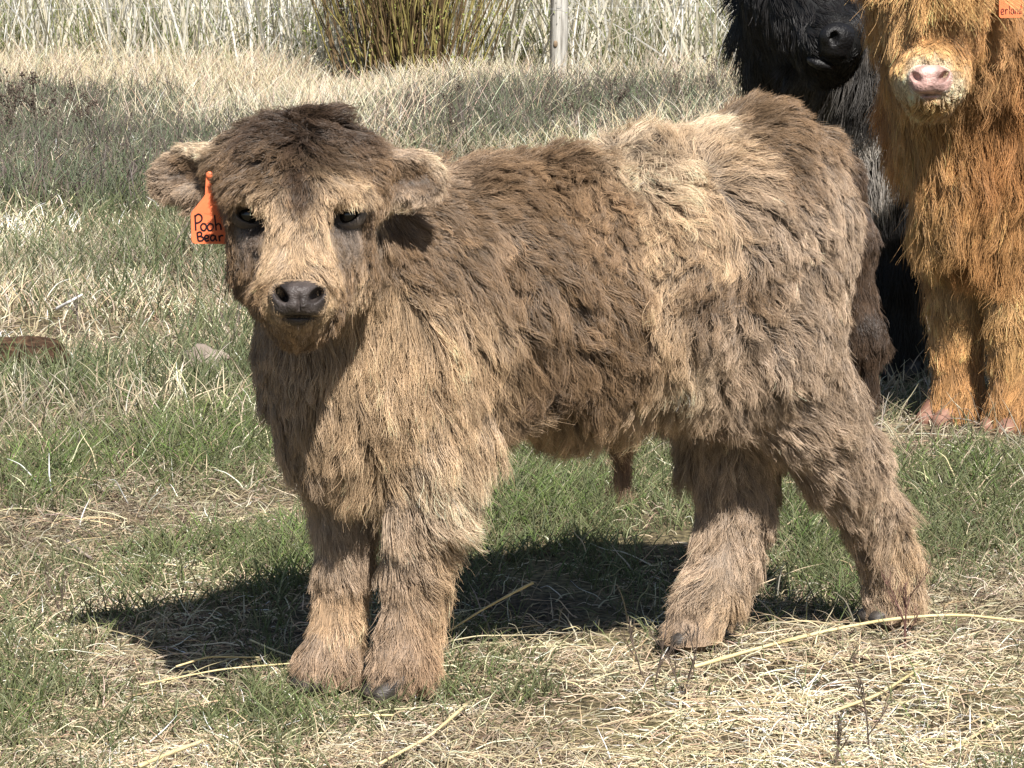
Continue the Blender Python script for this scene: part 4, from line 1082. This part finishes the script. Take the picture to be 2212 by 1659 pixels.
f2[:, 3] *= np.where(f2[:, 3] > .1, .82, 1)
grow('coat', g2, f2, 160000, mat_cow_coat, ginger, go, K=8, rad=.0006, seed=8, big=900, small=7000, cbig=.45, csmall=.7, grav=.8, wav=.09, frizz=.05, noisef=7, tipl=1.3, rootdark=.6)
qx, qy = px_of_arr(V2)
lockm = ((np.abs(qx - 2008) < 40) & (qy > -135) & (qy < -20) & (g2.VN @ FWD < -.1)).astype(float)
f2b = f2.copy(); f2b[:, :3] = (0, -.05, -1); f2b[:, 0] = -(qx - 2008) / 40 * .22; f2b[:, 3] = .17; f2b[:, 4] = 6; f2b[:, 5:8] = OL; f2b[:, 8] = 1; f2b[:, 9] = .25
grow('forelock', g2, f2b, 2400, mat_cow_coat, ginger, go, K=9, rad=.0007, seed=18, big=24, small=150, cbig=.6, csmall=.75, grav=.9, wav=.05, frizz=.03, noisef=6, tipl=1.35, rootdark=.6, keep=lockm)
make_nose(ginger, go, 2010, 168, HY2 - .200, .84, (.50, .31, .27), cell=.003, fuzz=(.68, .56, .43))
mat_hoof2 = noisy_mat('brown_hoof', (.19, .095, .065), (.34, .185, .13), 14, rough=.6, spec=.3, bump=.2, bscale=50, stretch=(1, 1, 5))
for (px, py, Y) in [(2040, 915, FY1 - .01), (2178, 930, FY2 - .01)]:
    make_hoof(P(px, py, Y), ginger, go, nrm(np.array([-.75, -.66, 0])), mat_hoof2, 1.35)
for s, l in ((1.0, .10), (.92, -.10)):
    make_hoof(go + ax2 * s + lat2 * l, ginger, go, -ax2, mat_hoof2, 1.4)
for sx in (-1, 1):
    p = P(2010 + sx * 72, -2, HY2 - .045); ball('eye', p, (.02, .02, .02), mat_dark, ginger, go)
fr2 = tag_frame(2185, -48, HY2 - .06, math.radians(10), .03)
tg2 = slab('ear_tag', [(-6, -20), (-8, 0), (-28, 26), (-28, 82), (-24, 86), (20, 86), (24, 82), (24, 26), (10, 0), (8, -20)], fr2, .002, mat_tag, ginger, go)
tg2['label'] = 'orange ear tag with handwritten letters at the frame edge'
word = [[(-23, 73), (-18, 72), (-19, 67), (-22, 67), (-24, 72), (-22, 78), (-17, 77)], [(-14, 67), (-13, 78)], [(-13, 71), (-11, 67), (-8, 68)], [(-5, 58), (-4, 78)],
        [(5, 68), (1, 67), (-1, 73), (1, 78), (4, 76), (5, 68), (6, 78)], [(9, 67), (9, 78)], [(9, 71), (12, 67), (14, 70), (14, 78)], [(21, 69), (18, 68), (17, 73), (18, 78), (21, 76)], [(22, 57), (21, 70), (22, 78)]]
strokes('lettering', word, fr2, 1.7, .0016, mat_ink, tg2, go)

# --- black one
ko = G(1862, 818)
black = empty('black_cow', ko)
tag(black, 'black cow with grey-white chest hair standing beside the ginger cow', 'cow')
ax3 = nrm(np.array([.20, .975, 0.0]))
b3 = Body(.013, .024)
lat3 = cow_trunk(b3, ko, ax3, [(-.04, .46, 1.0, .16, .16), (.15, .42, 1.06, .19, .2), (.4, .40, 1.07, .21, .22), (.7, .40, 1.06, .21, .22), (.95, .45, 1.06, .20, .2), (1.1, .55, 1.02, .18, .15)])
KY = ko[1]
def leg3(rows):
    pts = [P(a, c, y) for a, c, y, _ in rows]
    b3.chain(pts, [m_of(r, p) for (_, _, _, r), p in zip(rows, pts)])
leg3([(1925, 330, KY + .05, 95), (1935, 480, KY + .03, 62), (1940, 600, KY, 44), (1942, 700, KY, 36), (1942, 770, KY, 36), (1942, 800, KY, 36)])
leg3([(1775, 340, KY + .05, 95), (1770, 490, KY + .03, 62), (1768, 610, KY, 44), (1768, 710, KY, 36), (1768, 780, KY, 36), (1768, 808, KY, 36)])
for s, l in ((1.02, .11), (1.05, -.11)):
    q = ko + ax3 * s + lat3 * l
    b3.chain([q + ZZ * .78, q + ZZ * .48, q + ax3 * .05 + ZZ * .32, q + ax3 * .02 + ZZ * .06], [.16, .10, .055, .045])
q = ko + ax3 * 1.2
b3.chain([q + ZZ * 1.0, q + ax3 * .04 + ZZ * .6, q + ax3 * .03 + ZZ * .3], [.04, .03, .02])
b3.chain([P(1810, 250, KY), P(1750, 60, KY - .16), P(1720, -30, KY - .36)], [.19, .15, .12])
MF = nrm(.55 * RIGHT - .42 * UP - .72 * FWD)                     # the way the muzzle points
sk = P(1712, -30, KY - .46)
mz = P(1800, 84, KY - .66)
b3.chain([sk, sk * .5 + mz * .5, mz], [.115, .092, .056])
b3.ell(P(1728, 30, KY - .46), (.085, .09, .10))
b3.ell(P(1800, 88, KY - .69), (.060, .045, .05))
b3.ell(P(1786, 134, KY - .63), (.06, .04, .06))
for sg in (-1, 1):
    e0 = sk + RIGHT * sg * .08 + UP * .12
    b3.chain([e0, e0 + RIGHT * sg * .10 - UP * .01], [.045, .03])
V3, F3 = b3.mesh(); T3 = quad_tris(F3); V3 = relax(V3, T3, 2)
g3 = Guides(V3, T3); k3 = Comb(g3)
BK = (.012, .011, .011); WG = (.27, .25, .235); WH = (.38, .355, .33)
for s in (-.1, .1, .35, .6, .85, 1.1):
    for sd in (-1, 1):
        for z, L, c in ((1.07, .10, BK), (.85, .14, BK), (.65, .16, BK), (.45, .14, BK)):
            k3.at(ko + ax3 * s + lat3 * sd * (.21 if z < 1.05 else .06) + ZZ * z, dn + ax3 * (.5 if z > 1.05 else .1) + lat3 * sd * (.5 if z > 1.05 else 0), L, 14, c)
for (px, py, d, L, lift, c) in [(1630, 60, (-.1, 1), .12, 12, BK), (1650, 160, (-.1, 1), .13, 12, BK), (1690, 130, (0, 1), .14, 12, BK), (1715, 190, (0, 1), .15, 12, WG), (1665, 230, (0, 1), .12, 12, BK), (1745, 240, (0, 1), .13, 12, BK),
                                (1800, 220, (0, 1), .15, 12, WG), (1850, 170, (0, 1), .15, 12, BK), (1862, 260, (0, 1), .15, 12, WH), (1885, 290, (0, 1), .15, 12, WH), (1830, 320, (0, 1), .14, 12, WG), (1880, 330, (.05, 1), .13, 12, WG), (1890, 210, (.1, 1), .13, 12, BK),
                                (1900, 400, (0, 1), .12, 12, BK), (1935, 380, (.05, 1), .12, 12, BK), (1935, 480, (0, 1), .10, 12, BK), (1940, 600, (0, 1), .07, 12, BK), (1942, 720, (0, 1), .05, 12, BK), (1942, 790, (0, 1), .04, 12, BK),
                                (1770, 500, (0, 1), .10, 12, BK), (1768, 620, (0, 1), .07, 12, BK), (1768, 780, (0, 1), .04, 12, BK), (1800, 420, (0, 1), .12, 12, BK),
                                (1700, 20, (.4, .9), .04, 12, BK), (1740, 40, (.6, .8), .03, 10, BK), (1770, 60, (.6, .6), .010, 10, BK), (1680, 70, (0, 1), .06, 12, BK), (1730, 100, (.2, 1), .04, 12, BK), (1790, 140, (.2, 1), .010, 12, BK), (1815, 90, (.2, 1), .003, 8, BK), (1800, 60, (.4, .5), .006, 8, BK), (1770, 110, (.4, .9), .015, 10, BK)]:
    g3.px(px, py, d, L, lift, c, .05 if L < .004 else 1.0, .2)
k3.at(sk + UP * .13, np.array([.3, -.6, -.7]), .12, 25, BK, 2)
for sg in (-1, 1):
    k3.at(sk + RIGHT * sg * .18 + UP * .11, np.array([sg * .2, 0, -.9]), .05, 12, BK, 1)
f3 = g3.field(.012)
mesh_obj('body', V3, F3, mat_hide, black, ko, attrs={'tint': np.clip(f3[:, 5:8] * .5, 0.006, 1)})
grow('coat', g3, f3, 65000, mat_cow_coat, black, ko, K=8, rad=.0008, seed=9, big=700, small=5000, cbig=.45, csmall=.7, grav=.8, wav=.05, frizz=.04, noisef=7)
# its nose, turned to the right and down
def black_nose():
    b = Body(.003, .006)
    up = nrm(UP - MF * (UP @ MF)); rt = np.cross(MF, up); R = np.stack([rt, up, MF])
    if rt @ RIGHT < 0: rt = -rt
    c = P(1812, 80, KY - .725)
    b.ell(c, (.052, .034, .034), R)
    b.ell(c - up * .030 - MF * .004, (.040, .024, .034), R)
    b.ell(c - up * .070 - MF * .024, (.044, .018, .036), R)
    for s in (-1, 1):
        b.cut_ell(c + rt * s * .032 + MF * .026 + up * .002, (.010, .016, .026), R)
    b.cut_ell(c - up * .053 + MF * .012, (.06, .0045, .035), R)
    V, F = b.mesh(); V = relax(V, quad_tris(F), 2)
    mesh_obj('nose', V, F, mat_nose, black, ko, attrs={'tint': flat_tint(V, (.010, .0095, .010))})
black_nose()
for p in (P(1772, -5, KY - .60), P(1668, -5, KY - .53)):
    ball('eye', p, (.02, .02, .02), mat_dark, black, ko)
for (px, py) in ((1945, 806), (1768, 812)):
    make_hoof(P(px, py, KY - .01), black, ko, -ax3, mat_hoof, 1.45)
for s, l in ((1.04, .11), (1.07, -.11)):
    make_hoof(ko + ax3 * s + lat3 * l, black, ko, -ax3, mat_hoof, 1.4)

# ------------------------------------------------------------------ fence, bush, weeds, log, stones, straw
def tube(lines, sides=4):
    """list of (points, radii) -> one mesh's vertices and faces"""
    V, F = [], []
    for pts, rad in lines:
        pts = np.asarray(pts, float); n = len(pts)
        d = nrm(np.gradient(pts, axis=0))
        ref = np.array([0.31, 0.9, 0.2])
        a = nrm(np.cross(d, ref)); b = np.cross(d, a)
        b0 = len(V)
        for i in range(n):
            for j in range(sides):
                t = 6.283 * j / sides
                V.append(pts[i] + (a[i] * math.cos(t) + b[i] * math.sin(t)) * rad[i])
        for i in range(n - 1):
            for j in range(sides):
                k = (j + 1) % sides
                F.append((b0 + i * sides + j, b0 + i * sides + k, b0 + (i + 1) * sides + k, b0 + (i + 1) * sides + j))
        F.append(tuple(b0 + j for j in range(sides))[::-1]); F.append(tuple(b0 + (n - 1) * sides + j for j in range(sides)))
    return np.array(V), F

mat_post = noisy_mat('weathered_post', (.20, .185, .16), (.56, .54, .49), 9, rough=.9, spec=.15, bump=.8, bscale=16, stretch=(7, 7, .5), c3=(.42, .40, .36))
mat_wire = noisy_mat('galvanised_wire', (.35, .35, .34), (.6, .6, .6), 30, rough=.4, spec=.6)
mat_willow = None
FENCE_Y = 20.4
def post(px):
    base = P(px, 175, FENCE_Y); x = base[0]
    V, F, S, R_ = [], [], 20, 26
    h = 1.35
    for i in range(R_):
        z = -.15 + (h + .15) * i / (R_ - 1)
        for j in range(S):
            t = 6.283 * j / S
            p = np.array([[math.cos(t) * 3, math.sin(t) * 3, z * 1.1]])
            r = .052 * (1 + .05 * wave_noise(p, 1.0, 5)[0] + .05 * wave_noise(p * np.array([2.5, 2.5, .4]), 1.6, 6)[0]) * (1.05 - .07 * z)
            V.append((x + r * math.cos(t) + .012 * z, FENCE_Y + r * math.sin(t), z + (.012 * math.cos(t * 2 + 1) if i == R_ - 1 else 0)))
    for i in range(R_ - 1):
        for j in range(S):
            k = (j + 1) % S
            F.append((i * S + j, i * S + k, (i + 1) * S + k, (i + 1) * S + j))
    F.append(tuple((R_ - 1) * S + j for j in range(S)))
    root = empty('fence_post', (x, FENCE_Y, 0))
    mesh_obj('post', np.array(V), F, mat_post, root, (x, FENCE_Y, 0))
    kn = P(px - 5, 95, FENCE_Y - .054)
    ball('knot', kn, (.014, .010, .022), noisy_mat('knot_wood', (.16, .11, .07), (.30, .22, .14), 60, rough=.9), root, (x, FENCE_Y, 0), 8)
    # staples that hold the wires
    for z in WIRES:
        st = tube([([(x - .014 + .012 * z, FENCE_Y - .052, z - .012), (x - .014 + .012 * z, FENCE_Y - .062, z), (x + .014 + .012 * z, FENCE_Y - .062, z), (x + .014 + .012 * z, FENCE_Y - .052, z + .012)], [.002] * 4)])
        mesh_obj('staple', st[0], st[1], mat_wire, root, (x, FENCE_Y, 0))
    return root
WIRES = (.60, .90, 1.2)
WZ = [P(900, 14, FENCE_Y)[2]]
WIRES = (WZ[0], WZ[0] + .28, WZ[0] + .56)
tag(post(1205), 'weathered grey wooden fence post standing among the reeds', 'post')
names = ['lowest thin fence wire crossing in front of the willow bush', 'middle thin wire on the fence post, above the lowest', 'top thin wire on the fence post']
for z, lb in zip(WIRES, names):
    xs = np.linspace(-9, 9, 60)
    pts = np.stack([xs, np.full(60, FENCE_Y - .059), z - .02 * np.sin((xs - 1.2) * 1.05) ** 2], 1)
    v, f = tube([(pts, [.0008] * 60)])
    o = mesh_obj('fence_wire', v, f, mat_wire, None, (0, FENCE_Y, z))
    tag(o, lb, 'wire', 'wires of the fence')

# willow bush: many upright yellow-green rods from one stool
def willow():
    r = np.random.default_rng(5)
    base = P(880, 185, 20.3); base[2] = 0
    root = empty('willow_bush', base)
    tag(root, 'yellow-green bare willow bush growing left of the fence post', 'bush')
    for nm, col, cnt, seed in (('olive_stems', ((.19, .16, .05), (.30, .25, .09)), 130, 1), ('brown_stems', ((.10, .065, .032), (.22, .15, .075)), 150, 2)):
        lines = []
        for i in range(cnt):
            b = base + np.array([r.normal(0, .17), r.normal(0, .15), -.02])
            sp = (b[0] - base[0]) * .9 + r.normal(0, .16)
            h = r.uniform(1.2, 2.1); n = 9
            u = np.linspace(0, 1, n)
            x = b[0] + sp * u ** 1.2 * h * .8 + .02 * np.cumsum(r.normal(size=n)) * .4
            y = b[1] + r.normal(0, .25) * u * h
            z = b[2] + u * h * math.sqrt(max(.3, 1 - min(abs(sp), .7) ** 2))
            rad = r.uniform(.004, .009) * (1 - .75 * u)
            pts = np.stack([x, y, z], 1)
            lines.append((pts, rad))
            for _ in range(r.integers(2, 6)):
                k = r.integers(2, n - 2)
                d = nrm(pts[k + 1] - pts[k]) + np.array([r.normal(0, .4), r.normal(0, .4), .2])
                m = np.linspace(0, 1, 5)
                tw = pts[k] + nrm(d) * (m * r.uniform(.15, .5))[:, None] + np.array([0, 0, 1]) * (m ** 2 * .08)[:, None]
                lines.append((tw, rad[k] * .55 * (1 - .7 * m)))
        v, f = tube(lines, 4)
        mesh_obj(nm, v, f, noisy_mat(nm + '_bark', col[0], col[1], 5, rough=.6), root, base)
    # young leaves along the rods
    V, F = [], []
    for i in range(2600):
        u = r.random()
        sp = r.normal(0, .34)
        c = base + np.array([sp * (1 + 1.3 * u), r.normal(0, .25), .15 + u * 1.5])
        a, e = r.uniform(0, 6.283), r.uniform(.2, 1.2)
        d = np.array([math.cos(a) * math.cos(e), math.sin(a) * math.cos(e), math.sin(e)]) * r.uniform(.012, .03)
        s = nrm(np.cross(d, r.normal(size=3))) * .004
        b0 = len(V); V += [c, c + d * .5 + s, c + d, c + d * .5 - s]; F.append((b0, b0 + 1, b0 + 2, b0 + 3))
    o = mesh_obj('young_leaves', np.array(V), F, noisy_mat('willow_leaf', (.20, .25, .05), (.33, .36, .10), 3, rough=.6), root, base, smooth=False)
    o['kind'] = 'stuff'
willow()

# dry forked weeds
def weed(px, py, h, seed, label, col=((.06, .045, .034), (.15, .11, .085)), heads=True, rad=.0016, spread=.5):
    r = np.random.default_rng(seed)
    b = G(px, py); b[2] = float(ground_z(np.array([b[0]]), np.array([b[1]]))[0]) - .01
    lines, tips = [], []
    def branch(p, d, L, rr, lev):
        n = 5
        pts = [p]
        for _ in range(n):
            d = nrm(d + r.normal(size=3) * .13 + np.array([0, 0, .05])); pts.append(pts[-1] + d * L / n)
        lines.append((np.array(pts), rr * np.linspace(1, .6, n + 1)))
        if lev < 3:
            for _ in range(r.integers(2, 4) if lev else r.integers(3, 6)):
                k = r.integers(1 if lev else 2, n + 1)
                a = r.uniform(0, 6.283)
                branch(pts[k], nrm(d + spread * np.array([math.cos(a), math.sin(a), .3])), L * r.uniform(.35, .6), rr * .62, lev + 1)
        tips.append(pts[-1])
    for _ in range(r.integers(1, 3)):
        branch(b, nrm(np.array([r.normal(0, .15), r.normal(0, .15), 1])), h * .62, rad, 0)
    v, f = tube(lines, 4)
    root = empty('dry_weed', b)
    mesh_obj('stem', v, f, noisy_mat('weed_stem', col[0], col[1], 25, rough=.9), root, b)
    if heads:
        V, F = [], []
        for t in tips:
            for _ in range(3):
                c = t + r.normal(size=3) * .005 * h / .3
                s = .0030 * h / .3
                b0 = len(V)
                V += [c + np.array(q) * s * r.uniform(.6, 1.3) for q in ((1, 0, 0), (-1, 0, 0), (0, 1, 0), (0, -1, 0), (0, 0, 1.4), (0, 0, -1.2))]
                F += [(b0, b0 + 2, b0 + 4), (b0 + 2, b0 + 1, b0 + 4), (b0 + 1, b0 + 3, b0 + 4), (b0 + 3, b0, b0 + 4), (b0 + 2, b0, b0 + 5), (b0 + 1, b0 + 2, b0 + 5), (b0 + 3, b0 + 1, b0 + 5), (b0, b0 + 3, b0 + 5)]
        mesh_obj('seed_heads', np.array(V), F, noisy_mat('seed_head', (.05, .038, .028), (.14, .10, .075), 30, rough=.9), root, b)['kind'] = 'stuff'
    tag(root, label, 'weed', 'dry forked weeds')
weed(1880, 1640, .17, 1, 'leafless dark weed rising from the straw at the bottom right', heads=False)
weed(1800, 1655, .09, 12, 'small slanting weed just left of the bottom-right leafless weed', heads=False)
weed(1480, 1490, .13, 2, 'forked bare weed in front of the far hind hoof', heads=False)
weed(1415, 1470, .17, 3, 'bundle of thin brown weed stems left of the far hind foot', heads=False, spread=.3)
weed(1955, 1400, .16, 4, 'reddish forked twig weed before the near hind foot', col=((.10, .05, .04), (.20, .11, .09)), heads=False)
weed(490, 770, .20, 6, 'grey bushy weed growing behind the small stone', col=((.13, .11, .09), (.25, .21, .17)), heads=False, spread=.6)
weed(170, 700, .13, 7, 'small dead weed beside the white stick', col=((.13, .10, .09), (.24, .20, .17)), heads=False, spread=.6)
weed(140, 1330, .12, 5, 'dark little weed at the left end of the calf shadow', heads=False)
far = [(20, 360, .52, 'tallest dark seed-headed weed at the left frame edge'), (85, 345, .50, 'dark seed-headed weed second from the left edge'), (150, 340, .42, 'seed-headed weed third from the left edge'),
       (200, 345, .36, 'brown-headed weed left of the calf ear'), (1010, 320, .44, 'tall seed-headed weed above the right ear'), (970, 330, .32, 'lower dark weed just right of the right ear'),
       (1180, 290, .24, 'thin dark weed above the calf withers'), (1330, 300, .36, 'dark bushy weed above the middle of the back'), (1240, 300, .26, 'small weed left of the bushy weed above the back'),
       (1545, 250, .36, 'brown seed-headed weed left of the black cow'), (1480, 260, .28, 'weed second to the left of the black cow'), (880, 300, .25, 'low weed behind the crown of the calf head')]
for i, (px, py, h, lb) in enumerate(far):
    weed(px, py, h, 30 + i, lb, rad=.003)

# rotten log at the left
def lumpy(name, c, r, R, seed, amp, freq, mat, label, cat, seg=22, flat=None):
    V, F = [], []
    for i in range(seg + 1):
        th = math.pi * i / seg
        for j in range(seg * 2):
            ph = math.pi * j / seg
            V.append((math.cos(th), math.sin(th) * math.cos(ph), math.sin(th) * math.sin(ph)))
    V = np.array(V)
    if flat: V = np.sign(V) * np.abs(V) ** flat
    V *= (1 + amp * wave_noise(V, freq, seed) + .4 * amp * wave_noise(V, freq * 3, seed + 1))[:, None]
    W = (V * np.array(r)) @ R + np.asarray(c)
    w = seg * 2
    for i in range(seg):
        for j in range(w):
            F.append((i * w + j, i * w + (j + 1) % w, (i + 1) * w + (j + 1) % w, (i + 1) * w + j))
    o = mesh_obj(name, W, F, mat, None, c, smooth=True)
    tag(o, label, cat)
    return o
def rotz(a): return np.array([[math.cos(a), math.sin(a), 0], [-math.sin(a), math.cos(a), 0], [0, 0, 1]])
lc = G(50, 800)
lumpy('rotten_log', (lc[0] - .03, lc[1], .044), (.145, .055, .042), rotz(.12), 3, .07, 2.2, noisy_mat('rotten_bark', (.025, .016, .011), (.14, .085, .05), 18, rough=.95, spec=.1, bump=1.0, bscale=30, stretch=(1, 5, 5), c3=(.07, .042, .026)),
      'rotten dark brown log lying at the left frame edge', 'log', flat=.7)
sc_ = G(442, 806)
stone_mat = noisy_mat('grey_stone', (.17, .135, .11), (.36, .30, .25), 14, rough=.95, spec=.1, bump=1.0, bscale=40)
lumpy('stone', (sc_[0], sc_[1], .030), (.055, .036, .034), rotz(-.2), 8, .15, 2.2, stone_mat, 'pale pinkish-grey stone lying left of the calf chest', 'stone', 16, .8)
s2 = G(325, 962)

# single straws and sticks that stand out
straw_m = noisy_mat('single_straw', (.55, .43, .20), (.78, .68, .42), 8, rough=.5, spec=.4, stretch=(1, 1, 1))
def stalk(name, pts, r0, r1, mat, label, cat, group=None):
    W = []
    for (px, py, z) in pts: W.append(G(px, py, z))
    W = np.array(W); t = np.linspace(0, len(W) - 1, 16); i = np.clip(t.astype(int), 0, len(W) - 2); f_ = (t - i)[:, None]
    q = W[i] * (1 - f_) + W[i + 1] * f_
    for _ in range(2): q[1:-1] = .25 * q[:-2] + .5 * q[1:-1] + .25 * q[2:]
    v, f = tube([(q, np.linspace(r0, r1, 16) * (1 + .12 * np.sin(np.arange(16) * 2.1)))], 6)
    o = mesh_obj(name, v, f, mat, None, tuple(W[0])); tag(o, label, cat, group)
GRP = 'single straw stalks lying on the grass'
stalk('straw_stalk', [(1500, 1440, .012), (1700, 1382, .016), (1900, 1338, .02), (2060, 1326, .02), (2150, 1335, .015), (2260, 1350, .01)], .0034, .0024, straw_m, 'longest thick straw lying across in front of the hind feet', 'straw', GRP)
stalk('straw_stalk', [(955, 1372, .015), (1040, 1318, .05), (1100, 1285, .07), (1152, 1258, .09)], .0014, .0026, straw_m, 'straw sticking up to the right of the near front foot', 'straw', GRP)
stalk('straw_stalk', [(1790, 1540, .008), (1900, 1500, .012), (1985, 1445, .012)], .0028, .002, straw_m, 'short straw slanting below the longest straw', 'straw', GRP)
stalk('straw_stalk', [(1995, 1655, .008), (2120, 1580, .012), (2180, 1540, .012)], .003, .002, straw_m, 'straw slanting up to the right in the bottom right corner', 'straw', GRP)
stalk('straw_stalk', [(540, 1382, .02), (600, 1408, .012), (650, 1424, .01)], .0018, .0014, straw_m, 'thin straw at the edge of the shadow left of the front feet', 'straw', GRP)
stalk('straw_stalk', [(380, 1440, .02), (450, 1418, .03), (560, 1420, .015)], .0018, .0014, straw_m, 'bent straw under the left edge of the shadow', 'straw', GRP)
stalk('straw_stalk', [(300, 1655, .01), (380, 1622, .014), (440, 1600, .014)], .0035, .0028, straw_m, 'thick straw at the bottom edge left of the front feet', 'straw', GRP)
stalk('straw_stalk', [(820, 1650, .01), (930, 1590, .015), (1010, 1520, .015)], .0022, .003, straw_m, 'straw slanting below the near front hoof', 'straw', GRP)
stalk('straw_stalk', [(740, 1548, .012), (800, 1545, .012), (850, 1545, .012)], .0024, .002, straw_m, 'short straw lying flat before the front hooves', 'straw', GRP)
stalk('straw_stalk', [(300, 1480, .014), (480, 1445, .018), (640, 1432, .014)], .0016, .0013, straw_m, 'long thin straw reaching the far front foot from the left', 'straw', GRP)
stick_m = noisy_mat('grey_stick', (.16, .12, .10), (.34, .28, .24), 20, rough=.9)
stalk('stick', [(145, 1168, .012), (175, 1192, .014), (205, 1212, .01)], .0035, .003, stick_m, 'short grey stick on the bare soil left of the calf', 'stick')
stalk('stick', [(122, 668, .02), (150, 652, .05), (178, 636, .07)], .006, .003, noisy_mat('bleached_wood', (.6, .58, .54), (.8, .78, .74), 10, rough=.8), 'bleached white stick poking up from the grass at left', 'stick')
